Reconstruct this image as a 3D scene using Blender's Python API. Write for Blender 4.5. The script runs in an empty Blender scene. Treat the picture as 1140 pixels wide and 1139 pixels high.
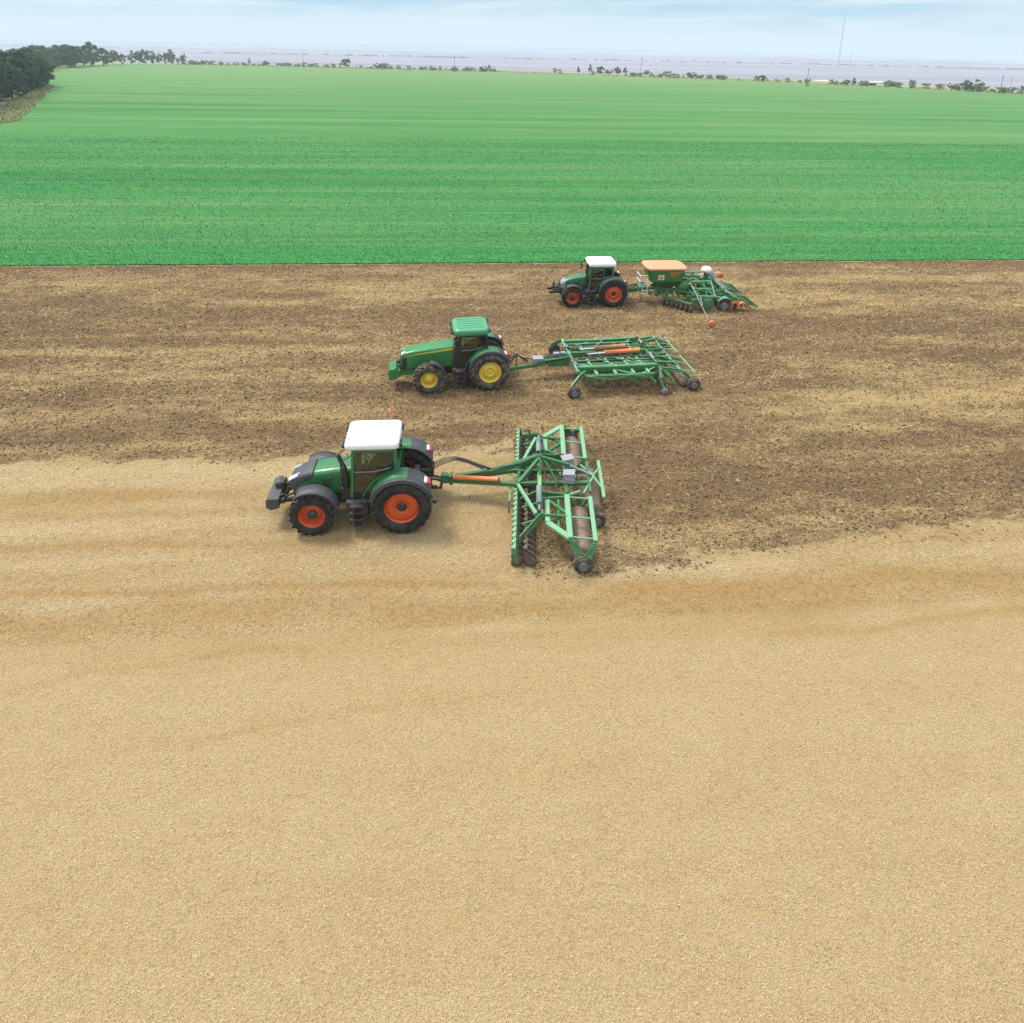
import bpy, bmesh, math, random
import numpy as np
from mathutils import Vector, Matrix
R_ = math.radians
random.seed(11)
RNG = np.random.default_rng(11)
S = bpy.context.scene
COL = S.collection

# ------------------------------------------------------------------ helpers
def put(o, parent=None):
    COL.objects.link(o)
    if parent is not None:
        o.parent = parent
    return o

def tag(o, label=None, cat=None, group=None, kind=None):
    if label: o['label'] = label
    if cat: o['category'] = cat
    if group: o['group'] = group
    if kind: o['kind'] = kind
    return o

def thing(name, label, cat, loc=(0, 0, 0), rz=0.0, group=None):
    o = bpy.data.objects.new(name, None)
    o.empty_display_size = 0.3
    o.location = loc; o.rotation_euler = (0, 0, rz)
    put(o)
    return tag(o, label, cat, group)

class MB:
    """collects shapes, builds ONE mesh object"""
    def __init__(s):
        s.v = []; s.f = []; s.sm = []
    def add(s, vs, fs, smooth=False):
        b = len(s.v)
        s.v += [tuple(map(float, p)) for p in vs]
        s.f += [tuple(i + b for i in q) for q in fs]
        s.sm += [smooth] * len(fs)
        return s
    def box(s, c, d, rot=None):
        pts = [Vector((x * d[0] / 2, y * d[1] / 2, z * d[2] / 2)) for z in (-1, 1) for y in (-1, 1) for x in (-1, 1)]
        if rot is not None: pts = [rot @ p for p in pts]
        c = Vector(c)
        return s.add([p + c for p in pts], [(0, 2, 3, 1), (4, 5, 7, 6), (0, 1, 5, 4), (2, 6, 7, 3), (0, 4, 6, 2), (1, 3, 7, 5)])
    def bar(s, a, b, w, h=None, up=(0, 0, 1)):
        """rectangular beam with slightly chamfered edges"""
        h = h or w
        a, b = Vector(a), Vector(b); d = (b - a).normalized(); u = Vector(up)
        if abs(d.dot(u)) > 0.97: u = Vector((1, 0, 0))
        l = d.cross(u).normalized(); u = l.cross(d).normalized()
        c = min(w, h) * 0.14
        oc = [(w/2 - c, h/2), (-w/2 + c, h/2), (-w/2, h/2 - c), (-w/2, -h/2 + c), (-w/2 + c, -h/2), (w/2 - c, -h/2), (w/2, -h/2 + c), (w/2, h/2 - c)]
        vs = [p + l * x + u * y for p in (a, b) for x, y in oc]
        fs = [(i, (i + 1) % 8, 8 + (i + 1) % 8, 8 + i) for i in range(8)]
        fs += [tuple(range(7, -1, -1)), tuple(range(8, 16))]
        return s.add(vs, fs)
    def tube(s, pts, r, n=8, caps=True):
        pts = [Vector(p) for p in pts]; m = len(pts)
        rs = r if isinstance(r, (list, tuple)) else [r] * m
        vs = []; prev = None
        for i, p in enumerate(pts):
            d = (pts[min(i + 1, m - 1)] - pts[max(i - 1, 0)]).normalized()
            if prev is None:
                u = Vector((0, 0, 1)) if abs(d.z) < 0.9 else Vector((1, 0, 0))
                prev = d.cross(u).normalized()
            l = (prev - d * prev.dot(d)).normalized(); prev = l
            u = d.cross(l)
            for k in range(n):
                a = 2 * math.pi * k / n
                vs.append(p + (l * math.cos(a) + u * math.sin(a)) * rs[i])
        fs = [(i * n + k, i * n + (k + 1) % n, (i + 1) * n + (k + 1) % n, (i + 1) * n + k) for i in range(m - 1) for k in range(n)]
        s.add(vs, fs, True)
        if caps: s.add(vs[:n], [tuple(range(n - 1, -1, -1))]); s.add(vs[-n:], [tuple(range(n))])
        return s
    def lathe(s, prof, c=(0, 0, 0), axis='y', n=32, smooth=True, closed=False):
        """prof: (radius, offset along the axis)"""
        c = Vector(c); vs = []
        for r, o in prof:
            for k in range(n):
                a = 2 * math.pi * k / n
                x, z = r * math.cos(a), r * math.sin(a)
                q = {'y': (x, o, z), 'x': (o, x, z), 'z': (x, z, o)}[axis]
                vs.append(c + Vector(q))
        m = len(prof); fs = []
        for i in range(m - 1 + (1 if closed else 0)):
            j = (i + 1) % m
            for k in range(n):
                k2 = (k + 1) % n
                fs.append((i * n + k, i * n + k2, j * n + k2, j * n + k))
        return s.add(vs, fs, smooth)
    def prism(s, poly, y0, y1):
        """polygon in (x, z) extruded along y"""
        n = len(poly)
        vs = [(x, y, z) for y in (y0, y1) for x, z in poly]
        fs = [(i, (i + 1) % n, n + (i + 1) % n, n + i) for i in range(n)]
        fs += [tuple(range(n - 1, -1, -1)), tuple(range(n, 2 * n))]
        return s.add(vs, fs)
    def plate(s, pts, t=0.03):
        """flat polygon in space given a thickness"""
        P = [Vector(p) for p in pts]; n = len(P)
        nrm = (P[1] - P[0]).cross(P[2] - P[0]).normalized() * (t / 2)
        vs = [p - nrm for p in P] + [p + nrm for p in P]
        fs = [(i, (i + 1) % n, n + (i + 1) % n, n + i) for i in range(n)]
        fs += [tuple(range(n - 1, -1, -1)), tuple(range(n, 2 * n))]
        return s.add(vs, fs)
    def loft(s, rings, smooth=True, caps=True):
        n = len(rings[0]); vs = [p for r in rings for p in r]
        fs = [(i * n + k, i * n + (k + 1) % n, (i + 1) * n + (k + 1) % n, (i + 1) * n + k) for i in range(len(rings) - 1) for k in range(n)]
        s.add(vs, fs, smooth)
        if caps:
            s.add(rings[0], [tuple(range(n - 1, -1, -1))]); s.add(rings[-1], [tuple(range(n))])
        return s
    def mirror_y(s):
        m = MB(); m.v = [(x, -y, z) for x, y, z in s.v]; m.f = [tuple(reversed(q)) for q in s.f]; m.sm = list(s.sm)
        return m
    def join(s, o):
        b = len(s.v); s.v += o.v; s.f += [tuple(i + b for i in q) for q in o.f]; s.sm += o.sm
        return s
    def mesh(s, name, mat):
        me = bpy.data.meshes.new(name)
        me.from_pydata(s.v, [], s.f)
        bm = bmesh.new(); bm.from_mesh(me)
        bmesh.ops.recalc_face_normals(bm, faces=bm.faces)
        bm.to_mesh(me); bm.free()
        me.polygons.foreach_set('use_smooth', s.sm)
        if mat: me.materials.append(mat)
        return me
    def build(s, name, mat, parent=None, bevel=0.0, label=None, seg=2):
        o = bpy.data.objects.new(name, s.mesh(name, mat))
        put(o, parent)
        if bevel:
            b = o.modifiers.new('Bevel', 'BEVEL'); b.width = bevel; b.segments = seg; b.limit_method = 'ANGLE'; b.angle_limit = R_(35)
        if label: o['label'] = label
        return o

def np_mesh(name, V, F, mat, attrs=None, smooth=False):
    """fast mesh from numpy arrays; F is (n,3) or (n,4)"""
    me = bpy.data.meshes.new(name)
    V = np.ascontiguousarray(V, np.float32); F = np.ascontiguousarray(F, np.int32)
    n, k = F.shape
    me.vertices.add(len(V)); me.vertices.foreach_set('co', V.ravel())
    me.loops.add(n * k); me.loops.foreach_set('vertex_index', F.ravel())
    me.polygons.add(n)
    me.polygons.foreach_set('loop_start', np.arange(0, n * k, k, dtype=np.int32))
    me.polygons.foreach_set('loop_total', np.full(n, k, np.int32))
    if smooth: me.polygons.foreach_set('use_smooth', np.ones(n, bool))
    for an, (kind, arr) in (attrs or {}).items():
        if kind == 'col':
            a = me.attributes.new(an, 'FLOAT_COLOR', 'POINT')
            c = np.ones((len(V), 4), np.float32); c[:, :3] = arr
            a.data.foreach_set('color', c.ravel())
        else:
            a = me.attributes.new(an, 'FLOAT', 'POINT')
            a.data.foreach_set('value', np.ascontiguousarray(arr, np.float32))
    me.update(); me.validate()
    if mat: me.materials.append(mat)
    return me

def add_mesh(name, me, parent=None):
    return put(bpy.data.objects.new(name, me), parent)

def vnoise(x, y, seed=0):
    """value noise in 0..1"""
    xi = np.floor(x).astype(np.int64); yi = np.floor(y).astype(np.int64)
    fx = x - xi; fy = y - yi
    fx = fx * fx * (3 - 2 * fx); fy = fy * fy * (3 - 2 * fy)
    def h(a, b):
        n = (a * 374761393 + b * 668265263 + seed * 974711) & 0x7fffffff
        n = ((n ^ (n >> 13)) * 1274126177) & 0x7fffffff
        return ((n ^ (n >> 16)) & 0xffff) / 65535.0
    return (h(xi, yi) * (1 - fx) + h(xi + 1, yi) * fx) * (1 - fy) + (h(xi, yi + 1) * (1 - fx) + h(xi + 1, yi + 1) * fx) * fy

def fbm(x, y, seed=0, o=3):
    t = 0; a = 0.5; n = 0
    for i in range(o):
        t = t + a * vnoise(x * 2 ** i, y * 2 ** i, seed + i * 17); n += a; a *= 0.5
    return t / n

# ------------------------------------------------------------------ node helpers
class NT:
    def __init__(s, name):
        s.m = bpy.data.materials.new(name); s.m.use_nodes = True
        s.t = s.m.node_tree; s.N = s.t.nodes; s.L = s.t.links
        s.bsdf = s.N['Principled BSDF']; s.out = s.N['Material Output']
        s.co = None
    def n(s, typ, **kw):
        nd = s.N.new(typ)
        for k, v in kw.items():
            if k.startswith('i_'):
                key = k[2:]
                nd.inputs[int(key) if key.isdigit() else key.replace('_', ' ')].default_value = v
            else: setattr(nd, k, v)
        return nd
    def l(s, a, b): s.L.new(a, b)
    def pos(s, scale=(1, 1, 1), obj=True):
        if s.co is None: s.co = s.n('ShaderNodeTexCoord')
        mp = s.n('ShaderNodeMapping'); mp.inputs['Scale'].default_value = scale
        s.l(s.co.outputs['Object'], mp.inputs['Vector'])
        return mp.outputs['Vector']
    def noise(s, scale, detail=3, rough=0.6, aniso=(1, 1, 1), out='Fac'):
        nd = s.n('ShaderNodeTexNoise'); nd.inputs['Scale'].default_value = scale
        nd.inputs['Detail'].default_value = detail; nd.inputs['Roughness'].default_value = rough
        s.l(s.pos(aniso), nd.inputs['Vector'])
        return nd.outputs[out]
    def ramp(s, fac, stops):
        nd = s.n('ShaderNodeValToRGB'); e = nd.color_ramp.elements
        while len(e) < len(stops): e.new(0.5)
        for el, (p, c) in zip(e, stops):
            el.position = p; el.color = (*c, 1) if len(c) == 3 else c
        s.l(fac, nd.inputs['Fac'])
        return nd.outputs['Color']
    def mix(s, fac, a, b, mode='MIX'):
        nd = s.n('ShaderNodeMix', data_type='RGBA', blend_type=mode)
        for sock, v in ((0, fac), (6, a), (7, b)):
            if isinstance(v, (int, float)): nd.inputs[sock].default_value = v
            elif isinstance(v, tuple): nd.inputs[sock].default_value = (*v, 1) if len(v) == 3 else v
            else: s.l(v, nd.inputs[sock])
        return nd.outputs[2]
    def math(s, op, a, b=0.0, clamp=False):
        nd = s.n('ShaderNodeMath', operation=op); nd.use_clamp = clamp
        for i, v in enumerate((a, b)):
            if isinstance(v, (int, float)): nd.inputs[i].default_value = v
            else: s.l(v, nd.inputs[i])
        return nd.outputs[0]
    def attr(s, name, out='Fac'):
        nd = s.n('ShaderNodeAttribute'); nd.attribute_name = name
        return nd.outputs[out]
    def bump(s, height, strength=0.5, dist=0.02):
        nd = s.n('ShaderNodeBump'); nd.inputs['Strength'].default_value = strength; nd.inputs['Distance'].default_value = dist
        s.l(height, nd.inputs['Height']); s.l(nd.outputs['Normal'], s.bsdf.inputs['Normal'])
    def base(s, c):
        if isinstance(c, tuple): s.bsdf.inputs['Base Color'].default_value = (*c, 1)
        else: s.l(c, s.bsdf.inputs['Base Color'])
    def set(s, **kw):
        for k, v in kw.items(): s.bsdf.inputs[k.replace('_', ' ')].default_value = v
        return s

def srgb(r, g, b):
    f = lambda c: c / 12.92 if c <= 0.04045 else ((c + 0.055) / 1.055) ** 2.4
    return (f(r / 255), f(g / 255), f(b / 255))

def paint(name, c, rough=0.35, dust=0.25, dustc=(0.32, 0.25, 0.16), metal=0.0, coat=0.0):
    """machine paint with a thin film of field dust and small tone changes"""
    t = NT(name)
    n = t.noise(6.0, 5, 0.65)
    n2 = t.noise(45.0, 3, 0.6)
    # thrown-up dust lies thicker on the lower parts of a machine
    ge = t.n('ShaderNodeNewGeometry'); gz = t.n('ShaderNodeSeparateXYZ'); t.l(ge.outputs['Position'], gz.inputs[0])
    low = t.math('MULTIPLY', t.math('SUBTRACT', 1.35, gz.outputs['Z'], True), 1.1)
    f = t.math('MULTIPLY', t.math('SUBTRACT', t.math('ADD', n, t.math('MULTIPLY', n2, 0.35)), 0.5, True), t.math('MULTIPLY', t.math('ADD', 0.85, low), dust * 2.2), True)
    dark = tuple(x * 0.82 for x in c)
    base = t.mix(t.noise(2.5, 2), c, dark)
    t.base(t.mix(f, base, dustc))
    rr = t.math('ADD', t.math('MULTIPLY', f, 0.6), rough, True)
    t.l(rr, t.bsdf.inputs['Roughness'])
    t.set(Metallic=metal, Coat_Weight=coat, Coat_Roughness=0.15)
    return t.m

# ------------------------------------------------------------------ camera, world, sun
YAW = R_(-4.72); PITCH = R_(16.0); ROLL = R_(1.1)
cam_d = bpy.data.cameras.new('camera'); cam = put(bpy.data.objects.new('camera', cam_d))
def rzv(v): return Matrix.Rotation(YAW, 3, 'Z') @ Vector(v)
Fw = rzv((0, math.cos(PITCH), -math.sin(PITCH))); Rt0 = rzv((1, 0, 0)); Up0 = rzv((0, math.sin(PITCH), math.cos(PITCH)))
Rt = Rt0 * math.cos(ROLL) + Up0 * math.sin(ROLL); Up = Up0 * math.cos(ROLL) - Rt0 * math.sin(ROLL)
mw = Matrix((Rt, Up, -Fw)).transposed().to_4x4(); mw.translation = (0, 0, 16.0)
cam.matrix_world = mw
cam_d.sensor_fit = 'HORIZONTAL'; cam_d.sensor_width = 36.0
cam_d.lens = 740.0 / 1140.0 * 36.0
cam_d.shift_y = -0.26343
cam_d.clip_start = 0.5; cam_d.clip_end = 60000
S.camera = cam

SUN_EL, SUN_AZ = 58.0, 150.0      # azimuth of the sun, degrees counter-clockwise from +X
W = bpy.data.worlds.new('World'); S.world = W; W.use_nodes = True
wt = W.node_tree; wn = wt.nodes; wl = wt.links
for nd in list(wn): wn.remove(nd)
wo = wn.new('ShaderNodeOutputWorld'); bg = wn.new('ShaderNodeBackground')
sky = wn.new('ShaderNodeTexSky'); sky.sky_type = 'NISHITA'; sky.sun_disc = False
sky.sun_elevation = R_(SUN_EL); sky.sun_rotation = R_(90 - SUN_AZ)
sky.air_density = 1.0; sky.dust_density = 1.2; sky.ozone_density = 3.0; sky.altitude = 60
tc = wn.new('ShaderNodeTexCoord')
# thin high cloud: stretched noise over the sky, white against the blue
mp = wn.new('ShaderNodeMapping'); mp.inputs['Scale'].default_value = (3.0, 3.0, 34.0); mp.inputs['Location'].default_value = (3.1, 0.4, 0.0)
mp.inputs['Rotation'].default_value = (0.0, R_(2.0), 0.0)
wl.new(tc.outputs['Generated'], mp.inputs['Vector'])
cn = wn.new('ShaderNodeTexNoise'); cn.inputs['Scale'].default_value = 1.0; cn.inputs['Detail'].default_value = 5; cn.inputs['Roughness'].default_value = 0.5; cn.inputs['Distortion'].default_value = 0.8
wl.new(mp.outputs['Vector'], cn.inputs['Vector'])
cr = wn.new('ShaderNodeValToRGB'); cr.color_ramp.elements[0].position = 0.42; cr.color_ramp.elements[1].position = 0.64
wl.new(cn.outputs['Fac'], cr.inputs['Fac'])
sep = wn.new('ShaderNodeSeparateXYZ'); wl.new(tc.outputs['Generated'], sep.inputs['Vector'])
hz = wn.new('ShaderNodeValToRGB'); hz.color_ramp.interpolation = 'EASE'    # paler low down, as hazy air is
e = hz.color_ramp.elements
e[0].position = 0.0; e[0].color = (1, 1, 1, 1); e[1].position = 0.062; e[1].color = (0, 0, 0, 1)
wl.new(sep.outputs['Z'], hz.inputs['Fac'])
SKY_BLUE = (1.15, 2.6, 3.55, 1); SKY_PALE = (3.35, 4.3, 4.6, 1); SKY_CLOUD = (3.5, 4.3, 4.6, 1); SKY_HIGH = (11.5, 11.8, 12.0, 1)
def wmix(fac, a, b):
    nd = wn.new('ShaderNodeMix'); nd.data_type = 'RGBA'
    for sock, v in ((0, fac), (6, a), (7, b)):
        if isinstance(v, (tuple, float)): nd.inputs[sock].default_value = v
        else: wl.new(v, nd.inputs[sock])
    return nd.outputs[2]
veil = wmix(hz.outputs['Color'], SKY_BLUE, SKY_PALE)
veil = wmix(cr.outputs['Color'], veil, SKY_CLOUD)
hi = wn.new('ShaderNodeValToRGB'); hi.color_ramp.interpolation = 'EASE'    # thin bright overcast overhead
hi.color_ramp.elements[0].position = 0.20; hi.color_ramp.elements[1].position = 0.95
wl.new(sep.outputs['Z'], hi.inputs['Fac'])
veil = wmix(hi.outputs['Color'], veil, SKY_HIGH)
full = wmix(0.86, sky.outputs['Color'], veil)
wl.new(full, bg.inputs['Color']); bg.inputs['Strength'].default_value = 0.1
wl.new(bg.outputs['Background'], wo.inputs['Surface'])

sd = bpy.data.lights.new('sun', 'SUN'); sd.energy = 2.2; sd.angle = R_(15); sd.color = (1.0, 0.94, 0.84)
so = put(bpy.data.objects.new('sun', sd))
dv = Vector((math.cos(R_(SUN_EL)) * math.cos(R_(SUN_AZ)), math.cos(R_(SUN_EL)) * math.sin(R_(SUN_AZ)), math.sin(R_(SUN_EL))))
so.rotation_euler = dv.to_track_quat('Z', 'Y').to_euler()

S.view_settings.view_transform = 'Standard'; S.view_settings.look = 'None'
S.view_settings.gamma = 1.0; S.view_settings.exposure = 0.98
S.cycles.use_denoising = True; S.cycles.denoiser = 'OPENIMAGEDENOISE'; S.cycles.denoising_prefilter = 'NONE'; S.cycles.denoising_input_passes = 'RGB_ALBEDO_NORMAL'
S.cycles.max_bounces = 6; S.cycles.diffuse_bounces = 2; S.cycles.glossy_bounces = 3; S.cycles.transmission_bounces = 4
S.cycles.volume_bounces = 1; S.cycles.sample_clamp_indirect = 4.0
S.render.filter_size = 0.75
# ------------------------------------------------------------------ the fields
# rows run along X.  Every band: points (X, Y), half width in metres, amount
def curve_y(pts, X):
    P = np.array(pts); return np.interp(X, P[:, 0], P[:, 1])
def band(X, Y, pts, w, soft_end=2.5, seed=0, wob=0.35):
    P = np.array(pts)
    yc = curve_y(pts, X) + (fbm(X * 0.35, X * 0 + seed, seed, 3) - 0.5) * wob * 2
    ww = w * (0.55 + 0.9 * fbm(X * 0.22, X * 0 + 3.3, seed + 5, 2))
    d = np.abs(Y - yc) / ww
    a = np.exp(-d ** 2)
    lo, hi = P[0, 0], P[-1, 0]
    a *= np.clip((X - lo) / soft_end + 0.5, 0, 1) if lo > -12 else 1.0
    a *= np.clip((hi - X) / soft_end + 0.5, 0, 1) if hi < 17 else 1.0
    return a
EDGE_GREEN = 49.5
TILL_L = [(-60, 24.6), (-18.1, 24.31), (-13, 24.24), (-7.7, 24.22), (-4.1, 24.42), (0.3, 24.5), (2.2, 24.4), (2.35, 21), (2.3, 17.6), (4.2, 17.25), (7.3, 17.75), (12.0, 18.37), (16.1, 18.59), (20.5, 19.1), (60, 21)]
def till_mask(X, Y, k=3.0):
    n = (fbm(X * 0.45, Y * 1.5, 3, 4) - 0.5) * 1.5 + (fbm(X * 2.2, Y * 4.5, 8, 3) - 0.5) * 1.3
    d = Y - curve_y(TILL_L, X) + n
    return 1 / (1 + np.exp(-np.clip(d * k, -30, 30)))
def straw_amount(X, Y):
    """straw lying on worked soil, 0..1"""
    s = 0.37 + 0.9 * (fbm(X * 0.16, Y * 0.75, 21, 4) - 0.5) + 0.5 * (fbm(X * 0.9, Y * 1.8, 31, 3) - 0.5) + 0.45 * (fbm(X * 1.5, Y * 5.5, 33, 3) - 0.5) + 0.4 * (fbm(X * 0.12, Y * 3.2, 35, 4) - 0.5)
    B = [([(-60, 45.5), (60, 45.2)], 1.3, .34), ([(-60, 49.4), (60, 49.4)], 1.2, -.7),
         ([(14.8, 40.2), (60, 41.6)], 2.0, .34), ([(-60, 39.7), (9, 38.6)], 2.3, -.32),
         ([(-60, 36.8), (-4, 36.3)], .38, .30), ([(-60, 35.6), (-5, 35.15)], .35, -.28),
         ([(-60, 34.6), (-5, 34.1)], .45, .30), ([(-60, 32), (-4, 31.7)], 1.6, .05),
         ([(-60, 29.6), (-3.5, 29)], .8, -.16), ([(-60, 27.9), (0, 27.6)], .5, .14), ([(-60, 26.6), (-3, 26.5)], .8, -.25),
         ([(-60, 25.1), (-2, 25.1)], .35, .2),
         ([(15.5, 35.8), (60, 37.8)], 2.0, -.35), ([(11, 31.7), (60, 33.5)], 1.1, -.18),
         ([(3, 29.7), (14, 31.0)], .55, .25),
         ([(3, 25.4), (9.4, 26.6), (15.7, 27.2), (28.4, 28.1), (60, 29)], .75, .48),
         ([(6, 23.8), (15, 24.2), (60, 25)], .8, -.28), ([(5, 20.7), (11.5, 20.9), (22.8, 21.6), (60, 23)], 1.5, -.42),
         ([(5, 18.7), (12, 19.3), (20, 20)], .35, .12), ([(6, 22.5), (24, 23.2)], .5, .06)]
    for i, (p, w, a) in enumerate(B): s = s + .64 * a * band(X, Y, p, w, seed=40 + i)
    return np.clip(s, 0.02, 1.0)
def stubble_tone(X, Y):
    """-1 brown thin cover .. +1 thick bright straw"""
    t = 1.5 * (fbm(X * 0.16, Y * 1.5, 61, 4) - 0.5) + 0.6 * (fbm(X * 0.7, Y * 1.5, 67, 3) - 0.5)
    near = np.clip((Y - 14.2) / 1.5, 0, 1)
    t = t * (0.22 + 0.78 * near) + 0.18 * (1 - near)
    B = [([(-60, 21.9), (-3, 21.85)], .42, -1.1), ([(-60, 21.05), (-6, 20.95)], .22, -.7), ([(-60, 20.5), (-5, 20.2)], .42, .75),
         ([(-60, 19.8), (-2.8, 19.25)], .20, -.9), ([(-60, 18.6), (1, 18.3)], .5, .25), ([(-60, 17.85), (-2.5, 17.15), (1.3, 16.8)], .16, -.9),
         ([(-60, 16.7), (-5, 16.2), (2.3, 15.86), (12, 15.7)], .55, -.75), ([(-60, 23.3), (0, 23.4)], .45, .45),
         ([(-11.7, 14.0), (-10, 14.59), (-7.6, 14.79), (-4.3, 15.08)], .10, -.5), ([(-7.1, 12.4), (-3.6, 12.9), (2, 13.4)], .10, -.4),
         ([(-60, 15.2), (2, 14.9)], .2, -.25),
         ([(4.6, 16.4), (18.2, 16.4), (60, 16.6)], .28, -1.0), ([(9, 14.67), (12.2, 14.63), (17, 15.07), (60, 16)], .16, -.8),
         ([(4.8, 17.1), (13, 17.54), (60, 18.4)], .35, .5), ([(5, 15.7), (60, 16)], .4, -.3)]
    for i, (p, w, a) in enumerate(B): t = t + .8 * a * band(X, Y, p, w, seed=80 + i, wob=0.2)
    # browner band on the stubble from the rear wheel towards the discs
    t = t - 0.9 * np.exp(-((Y - 18.75) / 0.28) ** 2) * np.clip((X + 1.2) / 1.5, 0, 1) * np.clip((2.2 - X) / 1, 0, 1)
    return np.clip(t, -1.6, 1.4)

def field_height(X, Y, till):
    h = till * ((fbm(X * 1.2, Y * 2.2, 5, 4) - 0.5) * 0.13 + (fbm(X * 4.5, Y * 6.0, 6, 2) - 0.5) * 0.07)
    h += (1 - till) * (fbm(X * 1.5, Y * 2.5, 7, 3) - 0.5) * 0.05
    return h + 0.0

ys = np.concatenate([np.arange(4.5, 30, 0.11), np.arange(30, 49.62, 0.18)])
xs = np.arange(-62, 62.01, 0.2)
GX, GY = np.meshgrid(xs, ys)
gx, gy = GX.ravel(), GY.ravel()
till = till_mask(gx, gy)
gz = field_height(gx, gy, till)
nx, ny = len(xs), len(ys)
I = np.arange(nx * ny).reshape(ny, nx)
FQ = np.stack([I[:-1, :-1].ravel(), I[:-1, 1:].ravel(), I[1:, 1:].ravel(), I[1:, :-1].ravel()], 1)

SOIL_D, SOIL_L = (0.115, 0.068, 0.029), (0.230, 0.142, 0.064)
t = NT('field_soil_and_straw')
tl = t.attr('till'); st = t.attr('straw'); tn = t.attr('tone')
n_fine = t.noise(16.0, 4, 0.7, (0.75, 1.25, 1))
n_mid = t.noise(3.2, 4, 0.65, (0.6, 1.3, 1))
n_grit = t.noise(70.0, 2, 0.6, (0.7, 1.2, 1)); n_tuft = t.noise(6.5, 4, 0.7, (0.5, 1.6, 1))
# worked soil
soil = t.mix(n_mid, SOIL_D, SOIL_L)
soil = t.mix(t.ramp(n_fine, [(0.35, (0, 0, 0)), (0.62, (1, 1, 1))]), soil, (0.090, 0.058, 0.033))
sm = t.math('ADD', t.math('MULTIPLY', st, 1.05), t.math('MULTIPLY', t.math('SUBTRACT', t.math('ADD', n_fine, t.math('MULTIPLY', n_grit, 0.7)), 0.85), 2.2))
sm = t.math('ADD', sm, t.math('MULTIPLY', t.math('SUBTRACT', n_tuft, 0.5), 0.9))
sm = t.math('MULTIPLY', t.math('SUBTRACT', sm, 0.34), 1.7, True)
tilled = t.mix(sm, soil, (0.345, 0.245, 0.113))
# stubble
bright = t.mix(n_fine, (0.298, 0.216, 0.107), (0.432, 0.332, 0.180))
bright = t.mix(t.ramp(n_grit, [(0.38, (1, 1, 1)), (0.54, (0, 0, 0))]), bright, (0.19, 0.125, 0.055))
brown = t.mix(n_fine, (0.215, 0.135, 0.054), (0.36, 0.24, 0.10))
brown = t.mix(t.ramp(n_grit, [(0.36, (1, 1, 1)), (0.52, (0, 0, 0))]), brown, (0.13, 0.085, 0.04))
tf = t.math('ADD', t.math('MULTIPLY', tn, 0.75), t.math('ADD', 0.66, t.math('ADD', t.math('MULTIPLY', t.math('SUBTRACT', n_mid, 0.5), 0.7), t.math('MULTIPLY', t.math('SUBTRACT', t.noise(0.9, 3, 0.6, (0.5, 1.4, 1)), 0.5), 0.5))), True)
stub = t.mix(tf, brown, bright)
thr = t.math('MULTIPLY', t.math('ADD', t.math('SUBTRACT', tl, 0.5), t.math('MULTIPLY', t.math('SUBTRACT', n_fine, 0.5), 0.9)), 3.5)
thr = t.math('ADD', thr, 0.5, True)
t.base(t.mix(thr, stub, tilled))
t.set(Roughness=0.95, Specular_IOR_Level=0.15)
t.bump(t.math('MULTIPLY', t.math('ADD', n_fine, t.math('MULTIPLY', n_grit, 0.5)), t.math('ADD', t.math('MULTIPLY', tl, 0.75), 0.25)), 0.7, 0.07)
M_FIELD = t.m
me = np_mesh('stubble_field', np.stack([gx, gy, gz], 1), FQ, M_FIELD,
             {'till': ('f', till), 'straw': ('f', straw_amount(gx, gy)), 'tone': ('f', stubble_tone(gx, gy))}, True)
tag(add_mesh('stubble_field', me), kind='structure')

# loose straw and stubble stalks on the field
def scatter(n, y0, y1, margin=4.0):
    """random points over the strip of field the photograph covers, plus a margin"""
    y = y0 + (y1 - y0) * RNG.random(n)
    half = 5.5 + y * 0.80 + margin
    x = (RNG.random(n) * 2 - 1) * half + y * 0.083
    return x, y
def straw_mesh(name, parts, mat):
    Vs, Cs = [], []
    for x, y, z, L, w, az, tilt, c in parts:
        n = len(x)
        d = np.stack([np.cos(az) * np.cos(tilt), np.sin(az) * np.cos(tilt), np.sin(tilt)], 1)
        s_ = np.stack([-np.sin(az), np.cos(az), np.zeros(n)], 1)
        rl = RNG.uniform(-0.8, 0.8, n)[:, None]
        up = np.cross(s_, d)
        s_ = s_ * np.cos(rl) + up * np.sin(rl)
        p = np.stack([x, y, z], 1)
        h = d * (L / 2)[:, None]; q = s_ * (w / 2)[:, None]
        Vs.append(np.stack([p - h - q, p + h - q, p + h + q, p - h + q], 1).reshape(-1, 3))
        Cs.append(np.repeat(c, 4, 0))
    V = np.concatenate(Vs); C = np.concatenate(Cs)
    F = np.arange(len(V)).reshape(-1, 4)
    return np_mesh(name, V, F, mat, {'tint': ('col', C)})
t = NT('straw'); t.l(t.attr('tint', 'Color'), t.bsdf.inputs['Base Color']); t.set(Roughness=0.7, Specular_IOR_Level=0.25)
M_STRAW = t.m
def straw_col(n, a, b, dark=0.0):
    k = RNG.random((n, 1)); c = np.array(a) * (1 - k) + np.array(b) * k
    return c * RNG.uniform(0.75, 1.2, (n, 1)) * (1 - dark)
parts = []
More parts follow.
